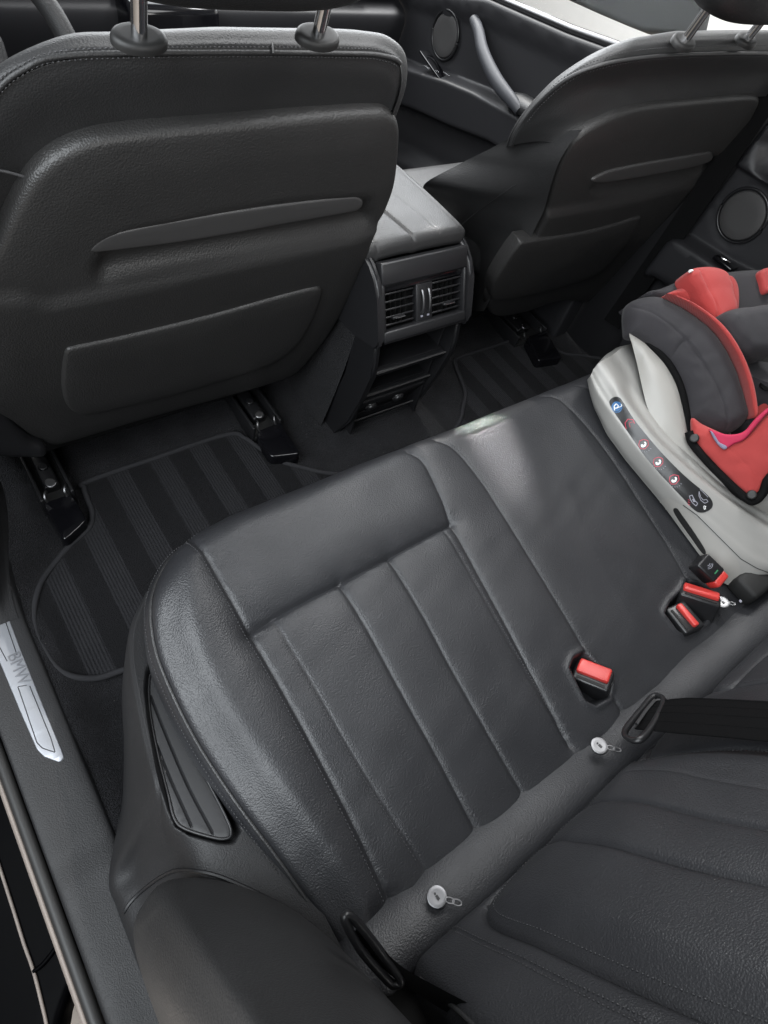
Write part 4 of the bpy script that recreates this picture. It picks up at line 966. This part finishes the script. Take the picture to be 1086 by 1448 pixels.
# ================================================================== pillar between the right doors, its belt
bp = thing('door_pillar', 'black pillar trim between the two right doors, behind the right front seat', 'pillar', (0.73, 0.72, 0.0))
rows = []
for z in np.linspace(-0.02, 0.95, 40):
    y0 = 0.715 - 0.04*sstep(0.15, 0.7, np.array(z)) ; w = 0.055 + 0.05*sstep(0.25, 0.0, np.array(z))
    a = np.linspace(0, math.pi, 24)
    rows.append(np.stack([0.765-0.050*np.sin(a)**0.7, y0+0.03-np.cos(a)*w, np.full(24, z)], 1))
patch('pillar_trim', rows, BLACKPL, bp)
bw = np.array([(0.700, 0.705, 0.90), (0.700, 0.700, 0.62), (0.700, 0.705, 0.35), (0.70, 0.715, 0.12)])
L0 = spline(bw, 40); L1 = L0 + np.array([0.012, -0.044, 0]); 
patch('belt_webbing', np.stack([L0, L1, L1+np.array([.002, 0, 0]), L0+np.array([.002, 0, 0])]), WEBBING, bp, cu=True)
# ================================================================== left pillar foot, dashboard, steering wheel
rows = []
for y in np.linspace(0.60, 1.7, 60):
    k = float(sstep(0.60, 0.86, np.array(y)))
    rows.append(spline([(-0.757+0.052*k, y, 0.043), (-0.762+0.045*k, y, 0.0435+0.03*k), (-0.768+0.032*k, y, 0.044+0.12*k), (-0.776+0.02*k, y, 0.0445+0.35*k), (-0.79+0.01*k, y, 0.0445+0.70*k)], 30))
pf = patch('pillar_trim', rows, TRIM); tag(pf, 'dark curved pillar foot trim rising from the sill behind the left front seat', 'pillar trim')
ds = thing('dashboard', 'black dashboard seen in a thin band above the left front seat back', 'dashboard', (-0.1, 1.5, 0.4))
rows = []
for x in np.linspace(-0.70, 0.72, 60):
    rows.append(spline([(x, 1.84, 0.16), (x, 1.78, 0.30), (x, 1.765, 0.37), (x, 1.78, 0.395), (x, 1.84, 0.415), (x, 1.84, 0.43), (x, 1.78, 0.445), (x, 1.80, 0.47), (x, 1.95, 0.50), (x, 2.3, 0.51)], 60))
patch('fascia', rows, DOORTRIM, ds)
tube('trim_strip', [(x, 1.772, 0.440) for x in np.linspace(-0.5, 0.6, 10)], 0.004, SMOOTHPL, ds, 8)
box('centre_stack', (0.0, 1.74, 0.32), (0.22, 0.10, 0.20), GLOSS, ds, 0.02)
sw_ = thing('steering_wheel', 'dark steering wheel rim beyond the left front seat', 'steering wheel', (-0.42, 1.36, 0.55))
nW = np.array([0, -0.90, 0.43]); n_, a1, a2 = plane_basis(nW)
cW = uY((0, 60), 1.25) + np.array([-0.13, 0, 0.0])

wl_ = box('backing_wall', (3.2, 2.0, 0.5), (0.12, 9.0, 4.0), material('white_wall', (0.80, 0.81, 0.81), 0.6, mottle=0.04), None, 0.01)  # added so that the right front window looks onto white
tag(wl_, 'white backing wall added outside to whiten the view through the right front window', 'wall')

# roof with its lining over the cabin (above the frame; it shades the seats from the sun)
rf = thing('car_roof', 'roof lining over the cabin, above the seats', 'car roof', (0.05, 0.4, 1.18))
box('headliner', (0.04, 0.45, 1.175), (1.20, 1.80, 0.03), material('pale_headliner', (0.35, 0.35, 0.34), 0.9), rf, 0.01)

pb_ = Plane((-1, 0.0, 0.2), p=(0.79, 1.0, 0.70))
pad('upper_trim', pb_, [(770, -60), (800, -2), (840, 16), (880, 33), (908, 44), (985, 52), (1010, -60)], material('grey_pillar_cloth', (0.075, 0.075, 0.075), 0.8), bp, R=0.01, thick=0.03, grid=0.03, smooth=False)

surf_line('edge_trim', [(176, 1290), (186, 1275), (206, 1256), (232, 1238), (258, 1230), (300, 1236), (345, 1254), (390, 1276)], trim_shell, 0.0022, SMOOTHPL, 0.001)
# steering wheel rim and hub, behind the left seat
sg_c = np.array([-0.530, 1.30, 0.46])
nW = np.array([0, -0.92, 0.40]); n_, a1, a2 = plane_basis(nW)
an = np.linspace(0, 2*math.pi, 72, endpoint=False)
tube('rim', sg_c + 0.185*(np.outer(np.cos(an), a1)+np.outer(np.sin(an), a2)), 0.017, LEATHER_SMOOTH, sw_, 14, closed=True, up=nW)
box('hub', sg_c + nW*-0.02, (0.17, 0.12, 0.05), LEATHER_SMOOTH, sw_, 0.02, frame_rot(a1, a2, n_), 4)
for q in (-1, 1): box('spoke', sg_c + a1*q*0.13 + nW*-0.01, (0.11, 0.035, 0.016), SMOOTHPL, sw_, 0.006, frame_rot(a1, a2, n_))

# ================================================================== child seat
from mathutils.bvhtree import BVHTree
def bvh(o):
    me = o.data; return BVHTree.FromPolygons([o.matrix_world @ v.co if False else v.co for v in me.vertices], [tuple(p.vertices) for p in me.polygons])
def hit(px, tree):
    d = Vector(ray(*px)).normalized(); r = tree.ray_cast(Vector(CAMC), d)
    if r[0] is None: return None
    n = r[1] if r[1].dot(d) < 0 else -r[1]
    return np.array(r[0]), np.array(n)
def decal(name, px, tree, mat, parent, off=0.0006, step=2.0, closed_smooth=False):
    """a thin film laid on a surface"""
    P = np.array(px, float)
    if closed_smooth: P = spline(P, len(P)*6, True)
    P = resample(P, step, True); lo, hi = P.min(0), P.max(0)
    gx, gy = np.meshgrid(np.arange(lo[0], hi[0], step*2), np.arange(lo[1], hi[1], step*2)); G = np.stack([gx.ravel(), gy.ravel()], 1)
    G = G[sdf(G[:, 0], G[:, 1], P) > step*0.7]; A = np.vstack([P, G]); n0 = len(P)
    res = delaunay_2d_cdt([Vector((float(a), float(b))) for a, b in A], [(i, (i+1) % n0) for i in range(n0)], [], 1, 1e-6)
    V = []; ok = True
    for v in res[0]:
        h = hit((v[0], v[1]), tree)
        if h is None: V.append(None)
        else: V.append(h[0]+h[1]*off)
    idx = {}; VV = []; F = []
    for f in res[2]:
        if any(V[i] is None for i in f): continue
        q = []
        for i in f:
            if i not in idx: idx[i] = len(VV); VV.append(V[i])
            q.append(idx[i])
        F.append(tuple(q))
    return mesh(name, VV, F, mat, parent, None)
def decal_line(name, px, w, tree, mat, parent, off=0.0009, closed=False):
    P = resample(np.array(px, float), 1.0, closed)
    if closed: P = np.vstack([P, P[:1]])
    a, b = offset_line(P, w/2), offset_line(P, -w/2); V = []; F = []
    for p, q in zip(a, b):
        for s in (p, q):
            h = hit(s, tree); V.append(h[0]+h[1]*off if h else np.array([np.nan]*3))
    V = np.array(V); n = len(P)
    F = [(2*i, 2*i+1, 2*i+3, 2*i+2) for i in range(n-1) if not np.isnan(V[2*i:2*i+4]).any()]
    V = np.nan_to_num(V, nan=0.3)
    return mesh(name, V, F, mat, parent, None)
def k5(pts): return [(800+x/2.588, 340+y/2.588) for x, y in pts]
def cl3(pts, lift): return np.array([un(p, PLC.n, PLC.k+lift) for p in pts])

cs = thing('child_seat', 'red and charcoal child seat on a pale grey base with a black pictogram strip', 'child seat', (0.42, 0.25, 0.24))
nb0 = [(833, 541), (836, 568), (858, 614), (883, 649), (912, 684), (938, 715), (965, 752), (993, 790), (1016, 820), (1050, 836), (1100, 822), (1150, 790)]
nb1 = [(834, 533), (843, 556), (862, 584), (893, 628), (927, 668), (966, 711), (985, 728), (1016, 757), (1051, 788), (1086, 806), (1130, 806), (1170, 780)]
nbm = [(840, 521), (852, 541), (869, 568), (893, 604), (927, 644), (968, 687), (998, 712), (1030, 738), (1065, 764), (1100, 782), (1135, 790), (1170, 770)]
nb2 = [(850, 511), (866, 530), (877, 556), (894, 580), (927, 622), (974, 665), (1000, 687), (1030, 710), (1060, 731), (1092, 752), (1130, 770), (1170, 760)]
nb3 = [(884, 489), (900, 510), (912, 566), (930, 597), (950, 620), (980, 648), (1005, 672), (1035, 695), (1065, 712), (1095, 728), (1130, 745), (1170, 740)]
nb4 = [(905, 484), (925, 505), (935, 560), (950, 585), (970, 610), (1000, 636), (1025, 658), (1055, 678), (1085, 695), (1110, 710), (1140, 728), (1180, 720)]
lines = [cl3(nb0, 0.004), cl3(nb1, 0.045), cl3(nbm, 0.060), cl3(nb2, 0.072), cl3(nb3, 0.058), cl3(nb4, 0.020)]
lines = [lines[0], 0.55*lines[0]+0.45*lines[1]+np.array([-0.004, 0.002, 0.0]), lines[1], 0.5*(lines[1]+lines[2])+0.0, lines[2], lines[3], 0.5*(lines[3]+lines[4])+np.array([0, 0, -0.004]), lines[4], lines[5]]
base = loft('base', lines, GREYPL, cs, 70, 120, sharp=80)
TB = bvh(base)
# rounded nose of the base towards the footwell
ends = np.array([l[0] for l in lines]); c0 = ends.mean(0)
nose = [ends]
for k in (0.35, 0.7, 0.92, 1.0):
    q = ends*(1-k*0.75) + k*0.75*np.array([0.36, 0.50, 0.29]); q = q + np.array([0.01, 0.012, -0.004])*math.sin(k*math.pi/2); nose.append(q)
loft('base_nose', nose, GREYPL, cs, 24, 60, sharp=80)
box('base_core', (0.42, 0.235, 0.262), (0.34, 0.42, 0.055), GREYPL, cs, 0.02, Matrix.Rotation(math.radians(9.7), 3, 'X'))
# arm with its slot and the latch
arm_px = [(934, 712), (945, 704), (962, 712), (985, 733), (1016, 764), (1042, 792), (1046, 812), (1030, 826), (1014, 820), (990, 788), (962, 748)]
decal('connector_arm', arm_px, TB, BEIGEPL, cs, 0.0012, closed_smooth=True)
decal('arm_slot', [(953, 720), (958, 718), (964, 726), (982, 752), (998, 778), (994, 782), (976, 757), (958, 731)], TB, BLACK, cs, 0.0020, closed_smooth=True)
decal_line('panel_gap', k5([(430, 968), (480, 1005), (560, 1085), (640, 1165), (700, 1200), (745, 1216)]), 1.0, TB, SMOOTHPL, cs)
lt = thing('anchor_latch', 'black anchor latch with a red tip clipped to the child seat base', 'latch', (0.2, 0.07, 0.24))
q1, q2 = un((990, 790), PLC.n, PLC.k+0.040), un((1017, 816), PLC.n, PLC.k+0.040)
a = q2-q1; L = np.linalg.norm(a); a /= L; nn = PLC.n - a*(PLC.n @ a); nn /= np.linalg.norm(nn); nn = nn*0.9 + np.array([-0.3, 0, 0]); nn -= a*(nn @ a); nn /= np.linalg.norm(nn); b = np.cross(nn, a)
R = frame_rot(a, b, nn)
c = (q1+q2)/2
box('body', c-nn*0.010, (L*0.92, 0.030, 0.03), BLACKPL, lt, 0.004, R, 3)
box('red_tip', c+a*(L*0.46+0.006)-nn*0.011, (0.014, 0.028, 0.026), REDPL, lt, 0.004, R, 3)
box('green_mark', c+a*0.010+nn*0.0052, (0.002, 0.009, 0.0006), GREENINK, lt, 0, R)
for rr in (0.004, 0.0065, 0.009):
    P = c - a*0.009 + nn*0.0053
    tube('signal_mark', [P + rr*(a*math.cos(t_)+b*math.sin(t_)) for t_ in np.linspace(-0.8, 0.8, 10)], 0.0004, GREYINK, lt, 5)
box('anchor_bracket', (0.262, 0.020, 0.232), (0.10, 0.045, 0.035), BLACK, cs, 0.008)
box('bracket_mark', un((1047, 850), PLC.n, PLC.k+0.036), (0.004, 0.004, 0.001), GREYINK, cs, 0, R)

# label strip with its pictograms
lab = decal('button_label', k5([(160, 592), (168, 578), (185, 572), (200, 578), (215, 600), (250, 655), (300, 718), (350, 776), (400, 828), (450, 875), (505, 920), (532, 948), (537, 972), (520, 990), (490, 996), (465, 982), (430, 945), (350, 860), (290, 790), (220, 690), (172, 620)]), TB, STICKER, cs, 0.0008, 2.0, True)
ci = lambda x, y, r, ry=None, n=24: [(x+r*math.cos(q), y+(ry or r)*math.sin(q)) for q in np.linspace(0, 2*math.pi, n, endpoint=False)]
decal('blue_badge', k5(ci(188, 610, 20, 21)), TB, BLUEINK, lab, 0.0011, 1.0)
decal_line('badge_mark', k5([(180, 622), (178, 606), (186, 598), (194, 604), (190, 613), (181, 614)]), 1.3, TB, WHITEINK, lab, 0.0014)
decal_line('badge_mark', k5([(192, 612), (206, 606), (204, 599)]), 0.9, TB, WHITEINK, lab, 0.0014)
decal_line('badge_mark', k5([(176, 623), (190, 628), (202, 618)]), 0.7, TB, STICKER, lab, 0.0014)
decal_line('chevron', k5([(222, 690), (218, 668), (228, 654), (246, 656), (252, 670)]), 1.1, TB, REDINK, lab, 0.0011)
decal_line('chevron', k5([(236, 684), (232, 668), (246, 664)]), 0.6, TB, REDINK, lab, 0.0011)
for (x, y) in ((285, 746), (338, 811), (396, 875)):
    decal_line('red_ring', k5([(x-18, y+4), (x-14, y-12), (x, y-18), (x+16, y-14), (x+18, y+2), (x+6, y+16), (x-10, y+17)]), 1.0, TB, REDINK, lab, 0.0011, True)
    decal('seat_icon', k5([(x-8, y+10), (x-10, y+1), (x-4, y-1), (x, y+3), (x+5, y-2), (x+1, y-8), (x+7, y-10), (x+11, y-3), (x+8, y+7), (x, y+11)]), TB, WHITEINK, lab, 0.0014, 1.0)
    for q in range(7):
        t_ = 0.6+q*0.35; decal_line('dial_tick', k5([(x+24*math.cos(t_)+4, y+26*math.sin(t_)), (x+27*math.cos(t_)+6, y+29*math.sin(t_))]), 0.6, TB, GREYINK, lab, 0.0011)
decal_line('seat_drawing', k5([(452, 935), (462, 932), (470, 950), (482, 962), (476, 972), (462, 960), (455, 946)]), 1.1, TB, GREYINK, lab, 0.0011, True)
decal('seat_drawing', k5([(462, 946), (470, 944), (474, 956), (466, 958)]), TB, GREYINK, lab, 0.0011, 1.0)
decal_line('seat_drawing', k5([(487, 918), (492, 938), (502, 950), (514, 948), (520, 956), (508, 962), (494, 952), (486, 934)]), 0.9, TB, GREYINK, lab, 0.0011, True)
decal_line('seat_drawing', k5([(490, 910), (505, 925), (520, 940)]), 0.7, TB, GREYINK, lab, 0.0011)
for q in range(3): decal_line('red_note', k5([(446, 948+q*8), (454, 952+q*8)]), 0.7, TB, REDINK, lab, 0.0011)
decal_line('letter_mark', k5([(504, 972), (506, 984), (512, 981), (508, 977), (513, 974), (505, 971)]), 0.9, TB, WHITEINK, lab, 0.0011)

# shell between base and cover
s0 = k5([(240, 372), (256, 430), (285, 560), (300, 620), (360, 708), (450, 800), (560, 900), (650, 965), (740, 1010), (820, 1040)])
s1 = k5([(238, 332), (305, 378), (372, 445), (420, 532), (445, 640), (452, 715), (480, 765), (560, 855), (660, 945), (760, 900)])
sm = [(0.5*(p[0]+q[0]), 0.5*(p[1]+q[1])) for p, q in zip(s0, s1)]
sm2 = [(0.25*p[0]+0.75*q[0], 0.25*p[1]+0.75*q[1]) for p, q in zip(s0, s1)]
X0 = np.array([un(p, PLC.n, PLC.k+l) for p, l in zip(s0, [.10, .085, .068, .060, .058, .056, .054, .054, .054, .054])])
xs1 = [.300, .306, .310, .310, .305, .300, .298, .298, .302, .306]
X1 = np.array([uX(p, x) for p, x in zip(s1, xs1)])
XM = 0.5*(X0+X1) + np.array([-0.010, 0, 0.006]); XM2 = 0.25*X0+0.75*X1 + np.array([-0.008, 0, 0.006])
loft('seat_shell', [X0, XM, XM2, X1], BEIGEPL, cs, 40, 90, sharp=80)
tube('cover_edge', spline(X1 + np.array([-0.004, 0, 0.003]), 80), 0.006, WEBBING, cs, 10)
# charcoal wing
wl = k5([(228, 345), (222, 312), (219, 268), (226, 232), (250, 207), (300, 190), (345, 188), (378, 196), (420, 218), (460, 240), (505, 272), (545, 305), (580, 345), (612, 395), (640, 450), (662, 510), (680, 570), (692, 622), (680, 660), (640, 694), (595, 708), (540, 700), (490, 676), (450, 655), (444, 630), (432, 565), (405, 500), (365, 440), (310, 388), (265, 355)])
pw_ = through(uX(wl[2], .275), uX(wl[24], .290), uX(wl[14], .375))
wing = pad('side_wing', pw_, wl, GREYFAB, cs, wr=0.0011, R=0.030, thick=0.06, bulge=0.012, grid=0.010, step=0.005, lift=-0.006, skirt=((-0.004, -0.012), (-0.02, -0.035)),
    seams_px=[k5([(240, 215), (248, 238), (330, 275), (420, 345), (490, 430), (550, 530), (590, 640), (596, 706)]), k5([(395, 420), (420, 380), (445, 365)])], groove=0.0012)
# red band along the wing
rb = k5([(372, 192), (420, 205), (470, 228), (530, 268), (580, 312), (625, 372), (660, 440), (685, 510), (700, 580), (704, 630), (694, 650), (686, 610), (668, 520), (640, 440), (605, 375), (560, 315), (505, 265), (440, 222)])
pr_ = Plane(pw_.n, p=pw_.o+pw_.n*0.002)
pad('red_edging', pr_, rb, REDFAB, cs, R=0.006, thick=0.06, grid=0.008, step=0.004, lift=0.004)
# inside back of the seat, upper charcoal edge
pin = through(uX((945, 400), .38), uX((1086, 375), .60), uX((1070, 590), .44))
pad('inner_cover', pin, [(930, 408), (950, 398), (985, 385), (1030, 377), (1090, 372), (1180, 372), (1240, 420), (1240, 640), (1100, 660), (1060, 600), (1040, 520), (990, 440)], GREYFAB, cs, R=0.02, thick=0.08, bulge=0.004, grid=0.016, lift=-0.012)
pd = lambda l: Plane(pin.n, p=pin.o+pin.n*l)
pad('red_panel', pd(0.002), k5([(378, 192), (440, 165), (480, 152), (515, 190), (545, 262), (500, 246), (440, 214)]), REDFAB, cs, R=0.010, thick=0.03, bulge=0.006, grid=0.010)
pad('shoulder_pad', pd(0.012), k5([(600, 125), (622, 130), (640, 165), (644, 220), (636, 262), (600, 268), (585, 200)]), REDFAB, cs, R=0.012, thick=0.03, bulge=0.004, grid=0.010)
sp1 = pad('shoulder_pad', pd(0.034), k5([(465, 122), (467, 104), (482, 92), (510, 87), (545, 88), (580, 97), (604, 116), (618, 150), (630, 200), (640, 245), (632, 270), (600, 280), (570, 288), (552, 272), (530, 232), (500, 180), (478, 148)]), REDFAB, cs, wr=0.0010, R=0.014, thick=0.03, bulge=0.004, grid=0.008, step=0.004,
    seams_px=[k5([(474, 112), (490, 104), (504, 140), (530, 190), (556, 245), (566, 284)])], groove=0.0016)
pad('head_wing', pd(0.060), k5([(597, 300), (594, 275), (604, 252), (640, 238), (700, 230), (790, 226), (830, 300), (790, 405), (720, 412), (680, 410), (640, 378), (612, 335)]), GREYFAB, cs, wr=0.001, R=0.02, thick=0.05, bulge=0.01, grid=0.012)
pad('head_wing_edge', pd(0.045), k5([(610, 285), (640, 360), (680, 412), (720, 420), (800, 408), (800, 395), (700, 395)]), REDFAB, cs, R=0.004, thick=0.02, grid=0.012)
pad('red_panel', pd(0.004), k5([(718, 110), (760, 95), (800, 150), (740, 190), (724, 150)]), REDFAB, cs, R=0.008, thick=0.02, grid=0.012)
pad('seat_hollow', pd(-0.004), k5([(660, 415), (800, 405), (820, 500), (720, 500), (690, 480)]), BLACK, cs, R=0.004, thick=0.01, grid=0.016)
pad('crotch_pad', pd(0.006), k5([(690, 500), (720, 488), (800, 492), (820, 640), (740, 640), (705, 640), (712, 560)]), REDFAB, cs, R=0.012, thick=0.02, bulge=0.004, grid=0.012)
q = pd(0.016); lq = q.line(k5([(705, 530), (730, 545), (790, 550)]), 20); tube('harness_strap', q.map(lq[:, 0], lq[:, 1], np.full(20, 0.004)), 0.006, WEBBING, cs, 8, ry=0.0025)
# lower red cover and crimson lining
pl_ = through(uX((981, 600), .285), uX((1066, 702), .290), uX((1090, 600), .335))
pad('lower_cover', pl_, k5([(458, 648), (500, 672), (560, 700), (610, 722), (650, 722), (690, 685), (740, 630), (800, 600), (840, 700), (800, 820), (745, 870), (722, 915), (692, 942), (660, 934), (560, 845), (475, 750), (458, 715)]), REDFAB, cs, wr=0.0014, R=0.010, thick=0.03, bulge=0.008, grid=0.010, lift=-0.004, seams_px=[k5([(600, 760), (640, 800), (700, 860)])], groove=0.0006)
pl2 = Plane(pl_.n, p=pl_.o+pl_.n*0.006)
pad('crimson_lining', pl2, k5([(524, 690), (560, 702), (600, 710), (650, 700), (690, 656), (740, 612), (780, 600), (780, 615), (740, 632), (700, 676), (655, 728), (615, 745), (590, 762), (565, 752), (540, 722)]), PINKFAB, cs, R=0.004, thick=0.01, grid=0.008, step=0.004)
pad('grey_tab', Plane(pl_.n, p=pl_.o+pl_.n*0.0085), k5([(527, 696), (540, 704), (562, 738), (582, 748), (592, 758), (580, 766), (560, 752), (540, 724)]), material('tab_grey', (0.16, 0.15, 0.22), 0.7), cs, R=0.002, thick=0.004, grid=0.008, step=0.004)
eb = k5([(450, 700), (470, 752), (560, 852), (658, 942), (692, 952), (722, 922), (742, 872), (800, 820)])
lq = pl_.line(eb, 80); tube('cover_edge', pl_.map(lq[:, 0], lq[:, 1], np.full(80, 0.003)), 0.007, WEBBING, cs, 10)
for x, y in ((472, 724), (680, 929)):
    u_ = pl_.uv(k5([(x, y)])[0]); c = pl_.map(np.array([u_[0]]), np.array([u_[1]]), np.array([0.016]))[0]
    disc('snap_button', c, pl_.n, 0.0075, 0.012, RUBBER, cs, 0.002, 20)
tb = pd(0.03); u_ = tb.uv(k5([(458, 112)])[0]); c = tb.map(np.array([u_[0]]), np.array([u_[1]]), np.array([0.0]))[0]
box('small_tag', c, (0.010, 0.004, 0.004), WHITEINK, cs, 0.0005)
# far side of the seat, so that it is a whole seat from the side
rows = []
for k in np.linspace(0, 1, 24):
    z = 0.27 + 0.25*k; yc = 0.26 + 0.10*k
    a = np.linspace(0, 2*math.pi, 48, endpoint=False); w, d = 0.13, 0.19-0.03*k
    rows.append(np.stack([0.555 + w*np.cos(a), yc + d*np.sin(a)*0.8, np.full(48, z-0.13*k)], 1))
patch('tub', rows, GREYFAB, cs, cv=True, caps=True)

# ================================================================== left rear door, standing open (only its lower edge shows)

# ================================================================== open rear door and body edge outside the sill
ld = thing('open_door', 'glossy black car door standing open, its lower edge beside the sill', 'car door', (-0.95, 0.3, -0.1))
pdn = Plane((-0.25, 0, 1.0), p=(-0.90, 0.2, -0.075))
pad('door_skin', pdn, [(-220, 700), (-40, 850), (10, 1010), (60, 1160), (100, 1280), (122, 1350), (113, 1372), (98, 1400), (84, 1440), (74, 1500), (-10, 1530), (-250, 1530)], PAINT, ld, R=0.012, thick=0.03, grid=0.02, smooth=False)
pe = Plane(pdn.n, p=pdn.o+pdn.n*0.002)
def pline(pts, n=50): l = pe.line(pts, n); return pe.map(l[:, 0], l[:, 1], np.zeros(n))
tube('edge_highlight', pline([(-20, 1170), (0, 1228), (20, 1290), (34, 1335), (47, 1372), (58, 1415), (66, 1450), (74, 1500)]), 0.0022, LIPREFLECT, ld, 8)  # highlight line on the black door, painted in the reflection beige
tube('drain_seam', pline([(47, 1374), (62, 1362), (80, 1338), (92, 1312), (97, 1300)]), 0.0030, PAINT, ld, 8)
